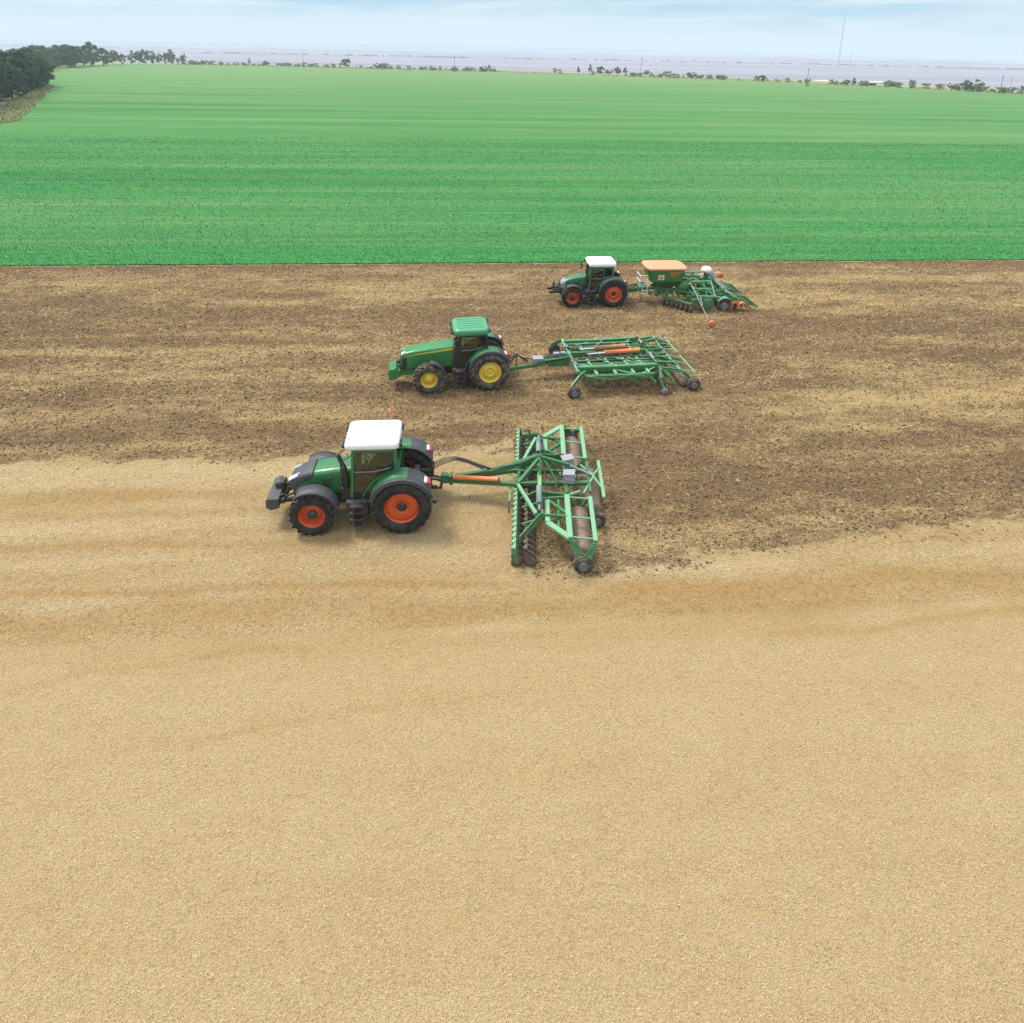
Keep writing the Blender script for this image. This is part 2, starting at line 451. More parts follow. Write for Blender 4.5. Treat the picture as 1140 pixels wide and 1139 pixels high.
def lay(n, y0, y1, lmin, lmax, wmin, wmax, flat=0.25, upright=0.12, power=1.0, on='stub'):
    x, y = scatter(n, y0, y1)
    tm = till_mask(x, y)
    if on == 'stub':
        keep = (RNG.random(n) > tm) & (RNG.random(n) < 0.75 + 0.3 * np.clip(stubble_tone(x, y), -1, 1))
    else:
        keep = (RNG.random(n) < tm) & (RNG.random(n) < 0.12 + 1.15 * straw_amount(x, y) ** 1.3)
    x, y, tm = x[keep], y[keep], tm[keep]; m = len(x)
    L = RNG.uniform(lmin, lmax, m); w = RNG.uniform(wmin, wmax, m)
    az = RNG.normal(0, 0.75, m) + np.pi * (RNG.random(m) < 0.5)
    az = np.where(RNG.random(m) < 0.45, RNG.uniform(0, 2 * np.pi, m), az)
    up = RNG.random(m) < upright
    tilt = np.where(up, RNG.uniform(0.7, 1.4, m), RNG.normal(0, flat, m))
    z = field_height(x, y, tm) + np.abs(np.sin(tilt)) * L / 2 + RNG.uniform(0.004, 0.035, m)
    if on == 'stub':
        k_ = np.clip(stubble_tone(x, y) * .85 + .68 + RNG.normal(0, .30, m), 0, 1)[:, None]
        c = straw_col(m, (0.26, 0.160, 0.058), (0.38, 0.255, 0.105)) * (1 - k_) + straw_col(m, (0.385, 0.302, 0.180), (0.615, 0.53, 0.378)) * k_
    else: c = straw_col(m, (0.32, 0.215, 0.092), (0.57, 0.43, 0.215))
    dk = RNG.random(m) < (0.13 if on != 'stub' else 0.10 + 0.16 * np.clip(.4 - stubble_tone(x, y), 0, 1))
    c[dk] *= 0.45
    parts.append((x, y, z, L, w, az, tilt, c))
lay(460000, 5.0, 15.5, .012, .060, .0028, .0055)
lay(240000, 15.5, 25.5, .03, .13, .0035, .009)
lay(190000, 17, 29, .04, .20, .005, .012, on='till', flat=0.35)
lay(220000, 29, 49.3, .06, .26, .008, .018, on='till', flat=0.35)
tag(add_mesh('loose_straw', straw_mesh('loose_straw', parts, M_STRAW)), 'pale chopped straw and short stubble stalks scattered over the field', 'straw', kind='stuff')

# clods on the worked ground
def clods(n, y0, y1, smin, smax):
    x, y = scatter(n, y0, y1)
    tm = till_mask(x, y)
    k = RNG.random(n) < np.clip(tm * 1.3 - 0.15 + 0.10 * till_mask(x, y - 0.5, 1.6), 0.0015, 1) * (1.1 - 0.8 * straw_amount(x, y))
    x, y, tm = x[k], y[k], tm[k]; m = len(x)
    s = smin + (smax - smin) * RNG.random(m) ** 3
    base = np.array([(1, 0, 0), (-1, 0, 0), (0, 1, 0), (0, -1, 0), (0, 0, 1), (0, 0, -1)], float)
    V = base[None] * s[:, None, None] * RNG.uniform(0.6, 1.25, (m, 6, 3))
    V += RNG.normal(0, 0.2, (m, 6, 3)) * s[:, None, None]
    a = RNG.uniform(0, 6.28, m); ca, sa = np.cos(a)[:, None], np.sin(a)[:, None]
    X, Y = V[..., 0] * ca - V[..., 1] * sa, V[..., 0] * sa + V[..., 1] * ca
    Z = V[..., 2] * 0.7 + (field_height(x, y, tm) + s * 0.25)[:, None]
    V = np.stack([X + x[:, None], Y + y[:, None], Z], 2).reshape(-1, 3)
    f = np.array([(0, 2, 4), (2, 1, 4), (1, 3, 4), (3, 0, 4), (2, 0, 5), (1, 2, 5), (3, 1, 5), (0, 3, 5)])
    F = (np.arange(m)[:, None, None] * 6 + f[None]).reshape(-1, 3)
    c = straw_col(m, (0.085, 0.053, 0.028), (0.185, 0.122, 0.068))
    return V, F, np.repeat(c, 6, 0)
A = clods(75000, 17, 29, .012, .065); B = clods(75000, 29, 49.3, .016, .075)
me = np_mesh('soil_clods', np.concatenate([A[0], B[0]]), np.concatenate([A[1], B[1] + len(A[0])]), M_STRAW, {'tint': ('col', np.concatenate([A[2], B[2]]))})
tag(add_mesh('soil_clods', me), 'brown clods of turned soil scattered over the worked strip', 'soil', kind='stuff')

# young green crop: a sheet reaching from the worked ground to the scrub strip
poly = [(-380, 49.5), (-92.2, 142.8), (-117, 193), (-150, 260), (-216.5, 381.5), (-283, 522), (-281, 590), (-157, 587), (41, 527), (200, 429), (281.5, 318.8), (420, 150), (480, 49.5)]
def crop_inside(x, y):
    left = np.interp(y, [49.5, 142.8, 193, 260, 381.5, 522, 590], [-62, -92.2, -117, -150, -216.5, -283, -281])
    top = np.interp(x, [-283, -157, 41, 200, 281.5, 420, 480], [590, 587, 527, 429, 318.8, 150, 49.5])
    return left, top
t = NT('young_crop')
n1 = t.noise(2.2, 5, 0.75, (0.35, 1.0, 1)); n2 = t.noise(0.10, 4, 0.6, (0.06, 1.0, 1)); n3 = t.noise(9.0, 2, 0.7, (0.5, 1.0, 1))
n4 = t.noise(0.02, 3, 0.6, (0.25, 1.0, 1))
n5 = t.noise(0.45, 3, 0.6, (0.03, 1.0, 1))
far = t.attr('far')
lush = t.mix(t.ramp(n1, [(0.33, (0, 0, 0)), (0.66, (1, 1, 1))]), (0.021, 0.118, 0.034), (0.054, 0.225, 0.064))
lush = t.mix(t.ramp(n3, [(0.34, (1, 1, 1)), (0.54, (0, 0, 0))]), lush, (0.023, 0.105, 0.030))
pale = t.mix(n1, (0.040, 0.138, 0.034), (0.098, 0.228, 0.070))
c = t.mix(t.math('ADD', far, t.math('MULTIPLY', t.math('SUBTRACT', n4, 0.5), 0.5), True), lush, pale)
n6 = t.noise(0.75, 5, 0.75, (0.03, 1.0, 1)); n7 = t.noise(0.11, 5, 0.75, (0.04, 1.0, 1))
c = t.mix(t.ramp(n6, [(0.30, (0.55, 0.55, 0.55)), (0.50, (0, 0, 0))]), c, (0.030, 0.115, 0.034))
c = t.mix(t.ramp(n6, [(0.52, (0, 0, 0)), (0.72, (0.5, 0.5, 0.5))]), c, (0.13, 0.25, 0.09))
c = t.mix(t.ramp(n7, [(0.48, (0, 0, 0)), (0.70, (0.40, 0.40, 0.40))]), c, (0.16, 0.235, 0.10))
c = t.mix(t.ramp(n2, [(0.50, (0, 0, 0)), (0.70, (0.40, 0.40, 0.40))]), c, (0.15, 0.225, 0.095))
c = t.mix(t.ramp(n2, [(0.30, (0.55, 0.55, 0.55)), (0.46, (0, 0, 0))]), c, (0.026, 0.105, 0.034))
c = t.mix(t.ramp(n5, [(0.55, (0, 0, 0)), (0.75, (0.30, 0.30, 0.30))]), c, (0.22, 0.25, 0.12))
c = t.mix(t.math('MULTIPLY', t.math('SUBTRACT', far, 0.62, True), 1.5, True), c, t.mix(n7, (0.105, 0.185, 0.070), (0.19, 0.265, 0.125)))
t.base(c); t.set(Roughness=0.9, Specular_IOR_Level=0.03)
t.bump(n1, 0.35, 0.06)
V, F = [], []
cy = np.concatenate([np.arange(49.75, 140, 2.0), np.geomspace(140, 600, 60)]); U_ = np.linspace(0, 1, 60)
rows = []
for y in cy:
    left = float(crop_inside(np.array(0.0), y)[0])
    right = float(np.interp(y, [49.5, 150, 318.8, 429, 527, 587, 590], [480, 420, 281.5, 200, 41, -157, -281]))
    for u in U_: V.append((left + (right - left) * u, y, 0.02))
V = np.array(V); k = len(U_); I = np.arange(len(V)).reshape(-1, k)
FQ = np.stack([I[:-1, :-1].ravel(), I[:-1, 1:].ravel(), I[1:, 1:].ravel(), I[1:, :-1].ravel()], 1)
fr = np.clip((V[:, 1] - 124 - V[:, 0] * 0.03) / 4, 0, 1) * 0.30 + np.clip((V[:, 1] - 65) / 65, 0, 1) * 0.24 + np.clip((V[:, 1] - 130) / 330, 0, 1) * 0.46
me = np_mesh('crop_field', V, FQ, t.m, {'far': ('f', fr)}, True)
tag(add_mesh('crop_field', me), kind='structure')
t = NT('crop_leaf'); t.l(t.attr('tint', 'Color'), t.bsdf.inputs['Base Color']); t.set(Roughness=0.8, Specular_IOR_Level=0.05)
M_CROPLEAF = t.m
# leaves of the crop, where they are near enough to show
n = 190000
y = 49.35 + 76 * RNG.random(n) ** 1.2; x = (RNG.random(n) * 2 - 1) * (12 + y * 0.85) + y * 0.083
y = y + (fbm(x * .6, x * 0, 91, 3) - .5) * .7
w_ = RNG.uniform(.03, .08, n) * (1 + (y - 50) / 70); a = RNG.uniform(0, 6.28, n); el = RNG.uniform(.15, 1.2, n)
d = np.stack([np.cos(a) * np.cos(el), np.sin(a) * np.cos(el), np.sin(el)], 1); s_ = np.stack([-np.sin(a), np.cos(a), 0 * a], 1)
p = np.stack([x, y, 0.02 + 0 * x], 1); L = RNG.uniform(.08, .20, n)[:, None]
V = np.stack([p - s_ * w_[:, None] / 2, p + s_ * w_[:, None] / 2, p + d * L], 1).reshape(-1, 3)
C = np.array((0.045, 0.175, 0.052)) * (1 - RNG.random((n, 1))) + np.array((0.068, 0.285, 0.078)) * RNG.random((n, 1))
me = np_mesh('crop_leaves', V, np.arange(len(V)).reshape(-1, 3), M_CROPLEAF, {'tint': ('col', np.repeat(C, 3, 0))})
tag(add_mesh('crop_leaves', me), 'small bright green leaves of the young crop beside the worked soil', 'crop', kind='stuff')

# ------------------------------------------------------------------ the land beyond
t = NT('rough_grass_ground')
t.base(t.mix(t.noise(0.35, 5, 0.7), (0.150, 0.165, 0.068), (0.29, 0.245, 0.125))); t.set(Roughness=1.0)
M_VERGE = t.m
g = MB(); g.add([(-760, -60, -.06), (620, -60, -.06), (560, 60, -.06), (480, 180, -.06), (335, 362, -.06), (228, 490, -.06), (58, 588, -.06), (-157, 648, -.06), (-300, 660, -.06), (-760, 720, -.06)], [tuple(range(10))])
tag(g.build('verge_ground', M_VERGE), kind='structure')
t = NT('far_plain')
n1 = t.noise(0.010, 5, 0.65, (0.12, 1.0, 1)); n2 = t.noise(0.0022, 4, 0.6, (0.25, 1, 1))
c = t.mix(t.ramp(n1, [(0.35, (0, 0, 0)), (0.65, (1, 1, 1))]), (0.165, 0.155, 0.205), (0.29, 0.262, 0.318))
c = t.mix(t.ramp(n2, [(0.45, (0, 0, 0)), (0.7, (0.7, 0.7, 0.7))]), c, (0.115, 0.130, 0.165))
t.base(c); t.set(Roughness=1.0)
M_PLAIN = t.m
RG = [0, 500, 900, 1500, 2300, 3300, 4500, 6000, 9500]
V, F = [], []
NA = 48
for r in RG:
    for i in range(NA + 1):
        a = R_(-10 + 220 * i / NA - 10)
        V.append((r * math.cos(a), r * math.sin(a) - 400, -3.0))
for j in range(len(RG) - 1):
    for i in range(NA): F.append((j * (NA + 1) + i, j * (NA + 1) + i + 1, (j + 1) * (NA + 1) + i + 1, (j + 1) * (NA + 1) + i))
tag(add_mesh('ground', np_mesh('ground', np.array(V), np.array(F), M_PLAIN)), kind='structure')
# low hills on the horizon
def ridge(name, dist, hfun, depth, mat, a0=40, a1=150, n=260):
    V, F = [], []
    for i in range(n + 1):
        a = R_(a0 + (a1 - a0) * i / n); h = hfun(a0 + (a1 - a0) * i / n)
        for k, (dd, f) in enumerate(((-depth, 0), (-depth * .5, .55), (-depth * .15, .95), (0, 1), (depth, .7))):
            r = dist + dd; V.append((r * math.cos(a), r * math.sin(a), -3.5 + h * f))
    for i in range(n):
        for k in range(4): F.append((i * 5 + k, (i + 1) * 5 + k, (i + 1) * 5 + k + 1, i * 5 + k + 1))
    return tag(add_mesh(name, np_mesh(name, np.array(V), np.array(F), mat, None, True)), kind='structure')
def hprof(deg):
    # camera looks along 85 degrees; the photograph spans about 48..123
    base = np.interp(deg, [40, 48, 60, 72, 80, 92, 104, 116, 124, 150], [22, 20, 40, 56, 62, 64, 54, 38, 30, 30])
    return float(base + 8 * (fbm(np.array(deg * 0.5), np.array(2.0), 5, 3) - 0.5) * 2 + 5 * (vnoise(np.array(deg * 3.1), np.array(7.0), 3) - .5))
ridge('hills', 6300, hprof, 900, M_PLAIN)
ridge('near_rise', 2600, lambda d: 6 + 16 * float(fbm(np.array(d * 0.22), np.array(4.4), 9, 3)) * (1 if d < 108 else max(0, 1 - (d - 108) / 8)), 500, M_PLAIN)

# far-off woods and hedges, one mass
V, F = [], []
rs = np.random.default_rng(5)
def tuft_row(a, r, L, h, n):
    for i in range(n):
        aa = R_(a) + (rs.random() - .5) * L / r; rr = r + rs.normal(0, 25)
        cx, cy_ = rr * math.cos(aa), rr * math.sin(aa); b = len(V); hh = h * rs.uniform(.5, 1.15); ww = hh * rs.uniform(1.5, 4.0)
        for kx in range(7):
            q = kx / 6 * 2 * math.pi
            V.append((cx + ww * math.cos(q) * rs.uniform(.7, 1.1), cy_ + ww * math.sin(q) * rs.uniform(.7, 1.1), -3.2))
        for kx in range(7):
            q = kx / 6 * 2 * math.pi + .3
            V.append((cx + ww * .75 * math.cos(q) * rs.uniform(.6, 1.1), cy_ + ww * .75 * math.sin(q), -3 + hh * rs.uniform(.55, .85)))
        V.append((cx, cy_, -3 + hh))
        for kx in range(7):
            k2 = (kx + 1) % 7
            F.append((b + kx, b + k2, b + 7 + k2)); F.append((b + kx, b + 7 + k2, b + 7 + kx)); F.append((b + 7 + kx, b + 7 + k2, b + 14))
for i in range(120):
    a = rs.uniform(47, 122); r = rs.choice([1900, 2400, 2700, 3000, 3700, 4500, 5300, 5600]) * rs.uniform(.92, 1.08)
    tuft_row(a, r, rs.uniform(120, 800) * r / 2500, rs.uniform(1.6, 4.2) * (0.3 + r / 4500), int(rs.uniform(14, 46)))
t = NT('distant_foliage'); t.base(t.mix(t.noise(0.05, 4), (0.075, 0.095, 0.095), (0.13, 0.15, 0.15))); t.set(Roughness=1.0)
tag(add_mesh('distant_woods', np_mesh('distant_woods', np.array(V), np.array(F), t.m)), 'far-off dark hedges and woods in rows on the hazy plain', 'woods', kind='stuff')

# the air: one closed box round everything, even density
hb = MB(); hb.box((0, 3640, 78), (17000, 7720, 175))
HAZE = hb.build('haze', None); tag(HAZE, kind='stuff')
hm = bpy.data.materials.new('haze_air'); hm.use_nodes = True
for nd in list(hm.node_tree.nodes):
    if nd.type != 'OUTPUT_MATERIAL': hm.node_tree.nodes.remove(nd)
pv = hm.node_tree.nodes.new('ShaderNodeVolumePrincipled')
pv.inputs['Density'].default_value = 0.00030; pv.inputs['Color'].default_value = (0.66, 0.745, 0.82, 1); pv.inputs['Anisotropy'].default_value = 0.0
hm.node_tree.links.new(pv.outputs['Volume'], hm.node_tree.nodes['Material Output'].inputs['Volume'])
HAZE.data.materials.append(hm)
# ------------------------------------------------------------------ trees, scrub, poles beyond the crop
def leaf_mat(name, a, b):
    t = NT(name)
    tint = t.attr('tint', 'Color')
    t.l(tint, t.bsdf.inputs['Base Color'])
    t.set(Roughness=0.6, Specular_IOR_Level=0.25)
    tr = t.n('ShaderNodeBsdfTranslucent'); t.l(tint, tr.inputs['Color'])
    mx = t.n('ShaderNodeMixShader'); mx.inputs[0].default_value = 0.22
    t.l(t.bsdf.outputs[0], mx.inputs[1]); t.l(tr.outputs[0], mx.inputs[2]); t.l(mx.outputs[0], t.out.inputs['Surface'])
    return t.m
M_LEAF = leaf_mat('leaves', None, None)
t = NT('bark'); t.base(t.mix(t.noise(5, 4), (0.10, 0.075, 0.05), (0.19, 0.15, 0.11))); t.set(Roughness=0.95); M_BARK = t.m

def crown_mesh(name, seed, H, Rr, z0, clumps, per, leaf, ca, cb, spread=0.62, conic=0.0):
    r = np.random.default_rng(seed)
    Cc = []
    while len(Cc) < clumps:
        p = r.uniform(-1, 1, 3)
        if (p ** 2).sum() > 1 or (p ** 2).sum() < 0.12: continue
        Cc.append(p)
    Cc = np.array(Cc)
    zz = (Cc[:, 2] + 1) / 2
    fac = (1 - conic * zz) * r.uniform(0.8, 1.18, clumps)
    cx, cy, cz = Cc[:, 0] * Rr * fac, Cc[:, 1] * Rr * fac, z0 + zz * (H - z0) * 0.93
    rad = Rr * r.uniform(0.20, 0.40, clumps) * (1 - 0.35 * conic)
    n = clumps * per
    k = np.repeat(np.arange(clumps), per)
    d = r.normal(size=(n, 3)); d /= np.linalg.norm(d, axis=1)[:, None]
    rr = rad[k] * r.random(n) ** (1 / 2.2)
    P = np.stack([cx[k], cy[k], cz[k]], 1) + d * rr[:, None] * np.array([1, 1, 0.75])
    P[:, 2] = np.clip(P[:, 2], 0.05, None)
    a = r.normal(size=(n, 3)); a /= np.linalg.norm(a, axis=1)[:, None]
    nn = d * 0.8 + r.normal(size=(n, 3)) * 0.6
    b = np.cross(nn, a); b /= np.linalg.norm(b, axis=1)[:, None] + 1e-6
    a = np.cross(b, nn); a /= np.linalg.norm(a, axis=1)[:, None] + 1e-6
    L = leaf * r.uniform(0.6, 1.3, n)[:, None]
    V = np.stack([P - a * L, P + b * L * 0.55, P + a * L, P - b * L * 0.55], 1).reshape(-1, 3)
    kk = np.clip(r.random((clumps, 1)) * 0.7 + r.normal(0, .12, (clumps, 1)), 0, 1)[k] + r.normal(0, 0.12, (n, 1))
    C = np.array(ca) * (1 - kk) + np.array(cb) * kk
    return np_mesh(name, V, np.arange(n * 4).reshape(-1, 4), M_LEAF, {'tint': ('col', np.repeat(np.clip(C, 0.005, 1), 4, 0))})
def trunk_mesh(name, seed, H, r0):
    rd = random.Random(seed); m = MB()
    top = Vector((rd.uniform(-.4, .4), rd.uniform(-.4, .4), H * .72))
    m.tube([(0, 0, -.3), (0.05, 0, H * .2), top * .6, top], [r0 * 1.25, r0, r0 * .65, r0 * .2], 8)
    for i in range(6):
        a = rd.uniform(0, 6.28); z = H * rd.uniform(.22, .55); l = H * rd.uniform(.18, .32)
        m.tube([(0, 0, z), (math.cos(a) * l * .5, math.sin(a) * l * .5, z + l * .45), (math.cos(a) * l, math.sin(a) * l, z + l * .75)], [r0 * .45, r0 * .3, r0 * .1], 6)
    return m.mesh(name, M_BARK)

DG_A, DG_B = (0.020, 0.052, 0.028), (0.066, 0.128, 0.056)
MG_A, MG_B = (0.055, 0.105, 0.045), (0.135, 0.205, 0.088)
PG_A, PG_B = (0.14, 0.205, 0.09), (0.27, 0.34, 0.165)
TREES = [(crown_mesh('crown', 10 + i, 15, 4.6 + .5 * (i % 3), 1.2 + .5 * (i % 2), 46, 95, .40, DG_A, DG_B), trunk_mesh('trunk', i, 15, .28)) for i in range(4)]
LIGHT = [(crown_mesh('crown', 30 + i, 12, 3.7 + .4 * i, 1.0, 34, 70, .42, MG_A, MG_B), trunk_mesh('trunk', 20 + i, 12, .2)) for i in range(3)]
def plant(name, label, cat, loc, h, meshes, base_h, group=None, wide=1.0):
    o = thing(name, label, cat, loc, random.uniform(0, 6.28), group)
    k = h / base_h
    o.scale = (k * wide, k * wide, k)
    add_mesh('crown', meshes[0], o)
    if len(meshes) > 1: add_mesh('trunk', meshes[1], o)
    return o
NEAR = [[-114.4, 173.4, 14.7], [-126.1, 197.9, 14.1], [-129.4, 207.9, 15.0], [-135.0, 222.8, 14.5], [-142.0, 239.9, 13.9], [-153.6, 264.9, 13.1], [-160.4, 263.0, 15.0], [-174.2, 293.6, 14.8], [-187.9, 323.6, 13.6], [-149.0, 228.6, 14.8], [-136.9, 199.3, 15.3], [-119.8, 184.5, 13.2], [-147.0, 252.5, 13.4], [-122.5, 170.5, 14.5], [-166, 281, 13.8]]
for i, (x, y, h) in enumerate(NEAR):
    plant('broadleaf_tree', 'dense dark tree of the nearer wood at the left end of the crop field', 'tree', (x, y, 0), h * .96, TREES[i % 4], 15, 'trees of the nearer wood', 1.0)
plant('broadleaf_tree', 'low bushy tree at the grassy corner of the nearer wood', 'tree', (-156.5, 271.5, 0), 8.0, TREES[1], 15, None, 1.25)
for i, (x, y) in enumerate([(-109, 163), (-116.5, 178), (-122, 190), (-127, 202), (-131.5, 214), (-138.5, 231), (-145, 246), (-151, 259)]):
    plant('undergrowth_bush', 'dark bush filling the foot of the nearer wood', 'bush', (x, y, 0), random.uniform(4.5, 6.5), (TREES[(i + 2) % 4][0],), 15, 'bushes at the foot of the nearer wood', 1.5)
FAR = [[-237.9, 417.1, 13.5], [-243.3, 432.1, 14.5], [-248.3, 448.6, 15.0], [-253.7, 466.6, 14.5], [-254.9, 477.2, 15.7], [-256.1, 488.4, 15.2], [-257.4, 500.1, 15.9], [-260.7, 524.9, 14.8], [-262.6, 538.1, 13.6], [-277.9, 498.3, 14.9], [-281.2, 523.6, 15.7], [-285.9, 550.9, 15.8], [-232, 402, 13], [-226, 388, 13.4], [-268, 475, 15]]
for i, (x, y, h) in enumerate(FAR):
    x2 = x - 3 - (i % 4) * 3
    plant('broadleaf_tree', 'bluish hazy tree of the farther wood behind the nearer one', 'tree', (x2, y, 0), h, (LIGHT if i % 3 == 0 else TREES)[i % 3], 12 if i % 3 == 0 else 15, 'trees of the farther wood', 1.35)
plant('broadleaf_tree', 'tallest tree, standing at the right end of the farther wood', 'tree', (-262, 514, 0), 18.1, TREES[2], 15, None, .85)
for i in range(16):
    y = 400 + i * 9.5
    plant('undergrowth_bush', 'bluish bush at the foot of the farther wood', 'bush', (float(np.interp(y, [381, 522, 560], [-217, -284, -284])) - random.uniform(2, 5), y, 0), random.uniform(4, 7), (LIGHT[i % 3][0],), 12, 'bushes at the foot of the farther wood', 1.5)
SMALL = [[-265.2, 551.7, 13.0], [-261.4, 554.8, 9.7], [-266.8, 584.4, 10.9], [-263.2, 587.5, 12.1], [-259.6, 590.6, 13.5], [-255.4, 594.2, 11.1], [-251.2, 597.9, 9.8], [-247.4, 601.2, 10.6], [-244.2, 604.0, 12.4], [-236.5, 610.7, 9.6], [-239.8, 607.8, 5.8]]
for i, (x, y, h) in enumerate(SMALL):
    plant('field_tree', 'small loose tree of the short row between the farther wood and the scrub', 'tree', (x, y + 3, 0), h, LIGHT[i % 3], 12, 'small trees right of the farther wood', .85)

SHRUB = [crown_mesh('crown', 60 + i, 5, 3.0, .2, 16, 42, .36, a, b, conic=c) for i, (a, b, c) in enumerate([(MG_A, MG_B, 0), (PG_A, PG_B, 0), (PG_A, PG_B, .2), (MG_A, PG_B, .1)])]
CONE = crown_mesh('crown', 71, 5, 1.35, .1, 18, 45, .30, DG_A, MG_B, conic=.65)
ROUND = crown_mesh('crown', 75, 5, 2.7, .2, 22, 60, .34, DG_A, MG_B)
STEM = trunk_mesh('trunk', 77, 4, .09)
NAMED = [((-96.5, 599, 7.4), ROUND, 1.15, 'round dark shrub standing out of the scrub right of the leftmost pole'),
 ((104.0, 537.1, 7.6), CONE, 1.0, 'tallest slim conifer-like shrub left of the middle tall pole'),
 ((93.7, 532.1, 6.0), CONE, 1.1, 'slim pointed shrub left of the tallest slim one'),
 ((108.1, 518.8, 6.2), ROUND, .95, 'round dark bluish shrub right of the tallest slim conifer-like one'),
 ((123.0, 525.7, 6.8), SHRUB[0], .8, 'upright green shrub in the clump left of the middle tall pole'),
 ((130.3, 529.1, 5.8), CONE, 1.5, 'broad dark pointed shrub closest on the left to the middle tall pole'),
 ((115.9, 522.4, 4.4), SHRUB[0], 1.1, 'low mid green shrub between the round dark one and the upright one'),
 ((25.3, 564.4, 5.0), SHRUB[1], .6, 'thin small shrub alone at the right end of the centre scrub'),
 ((268.1, 338.1, 7.2), SHRUB[0], 1.0, 'largest shrub of the scrub on the right, dark green and peaked'),
 ((195.1, 427.3, 4.2), ROUND, 1.0, 'dark double shrub standing left of the pole on the right half'),
 ((231.7, 392.5, 3.9), SHRUB[0], 1.2, 'dark green shrub right of the pole on the right half'),
 ((237.2, 394.1, 4.7), CONE, 1.2, 'pointed dark shrub right of the pole, beside the pale long roofs'),
 ((256.9, 369.7, 5.3), SHRUB[3], .8, 'tall loose shrub between the pale long roofs and the largest shrub'),
 ((163.5, 472.4, 4.8), SHRUB[0], 1.2, 'bushy green shrub right of the middle tall pole'),
 ((-187.0, 633.7, 6.4), CONE, .8, 'thin dark upright shrub right of the short tree row')]
for p, me_, wd, lab in NAMED:
    o = plant('scrub_shrub', lab, 'shrub', (p[0], p[1], 0), p[2], (me_, STEM), 5, 'shrubs of the scrub strip', wd)
PLAIN_SH = [[-167.2, 612.9, 4.5], [-133.3, 604.7, 3.7], [-124.0, 611.5, 3.0], [-110.4, 621.5, 3.1], [-64.3, 562.7, 5.6], [-58.9, 566.1, 5.0], [-39.7, 551.8, 3.5], [-3.2, 527.6, 4.2], [19.2, 537.5, 4.8], [77.1, 545.3, 3.5], [77.6, 524.3, 3.4], [102.7, 516.3, 2.7], [143.8, 515.8, 4.4], [153.6, 501.8, 3.9], [156.8, 503.1, 4.0], [168.1, 474.2, 2.5], [178.2, 448.2, 2.9], [197.7, 441.4, 3.5], [196.3, 371.9, 2.2], [236.3, 383.5, 3.6], [256.8, 389.4, 4.0], [255.5, 378.9, 3.1], [259.5, 361.2, 3.4], [270.0, 364.0, 3.4], [271.1, 355.4, 4.0], [270.8, 346.9, 4.4], [273.0, 339.3, 4.4], [275.4, 324.9, 3.5], [280.2, 325.7, 3.6], [279.2, 318.3, 4.4], [-211.8, 612.9, 3.7], [-224.4, 602.3, 4.4], [-217.1, 608.5, 4.5]]
rr_ = random.Random(4)
top_x = [-283, -157, 41, 200, 281.5, 330]; top_y = [596, 592, 531, 432, 321, 240]
for i in range(190):
    x = rr_.uniform(-235, 30) if i < 115 else rr_.uniform(120, 300)
    PLAIN_SH.append([x, float(np.interp(x, top_x, top_y)) + rr_.uniform(3, 26), rr_.uniform(1.3, 3.2)])
for i, (x, y, h) in enumerate(PLAIN_SH):
    plant('scrub_shrub', 'low pale green shrub in the scrub strip along the far end of the crop', 'shrub', (x, y, 0), h, (SHRUB[i % 4], STEM), 5, 'low shrubs of the scrub strip', rr_.uniform(.9, 1.5))
# rough grass and weeds between the shrubs and along the left edge
n = 26000
u = RNG.random(n)
x = np.concatenate([RNG.uniform(-240, 330, n // 2), RNG.uniform(-160, -92, n // 2)])
y = np.concatenate([np.interp(x[:n // 2], top_x, top_y) + RNG.uniform(-3, 30, n // 2), np.interp(-x[n // 2:], [92, 117, 150, 160], [143, 193, 260, 275]) - RNG.uniform(-6, 9, n // 2)])
s_ = RNG.uniform(.25, .9, n); a = RNG.uniform(0, 6.28, n)
dx = np.cos(a) * s_ * .5; dy = np.sin(a) * s_ * .5
P0 = np.stack([x - dx, y - dy, -0.05 + 0 * x], 1); P1 = np.stack([x + dx, y + dy, -0.05 + 0 * x], 1); P2 = np.stack([x + RNG.normal(0, .2, n), y + RNG.normal(0, .2, n), s_ * RNG.uniform(.25, .7, n)], 1)
k = RNG.random((n, 1)); C = np.where(k < .5, np.array([[.42, .34, .17]]), np.array([[.24, .30, .12]])) * RNG.uniform(.7, 1.25, (n, 1))
tag(add_mesh('rough_grass', np_mesh('rough_grass', np.stack([P0, P1, P2], 1).reshape(-1, 3), np.arange(n * 3).reshape(-1, 3), M_STRAW, {'tint': ('col', np.repeat(C, 3, 0))})),
    'tan and green rough grass on the verge round the crop field', 'grass', kind='stuff')

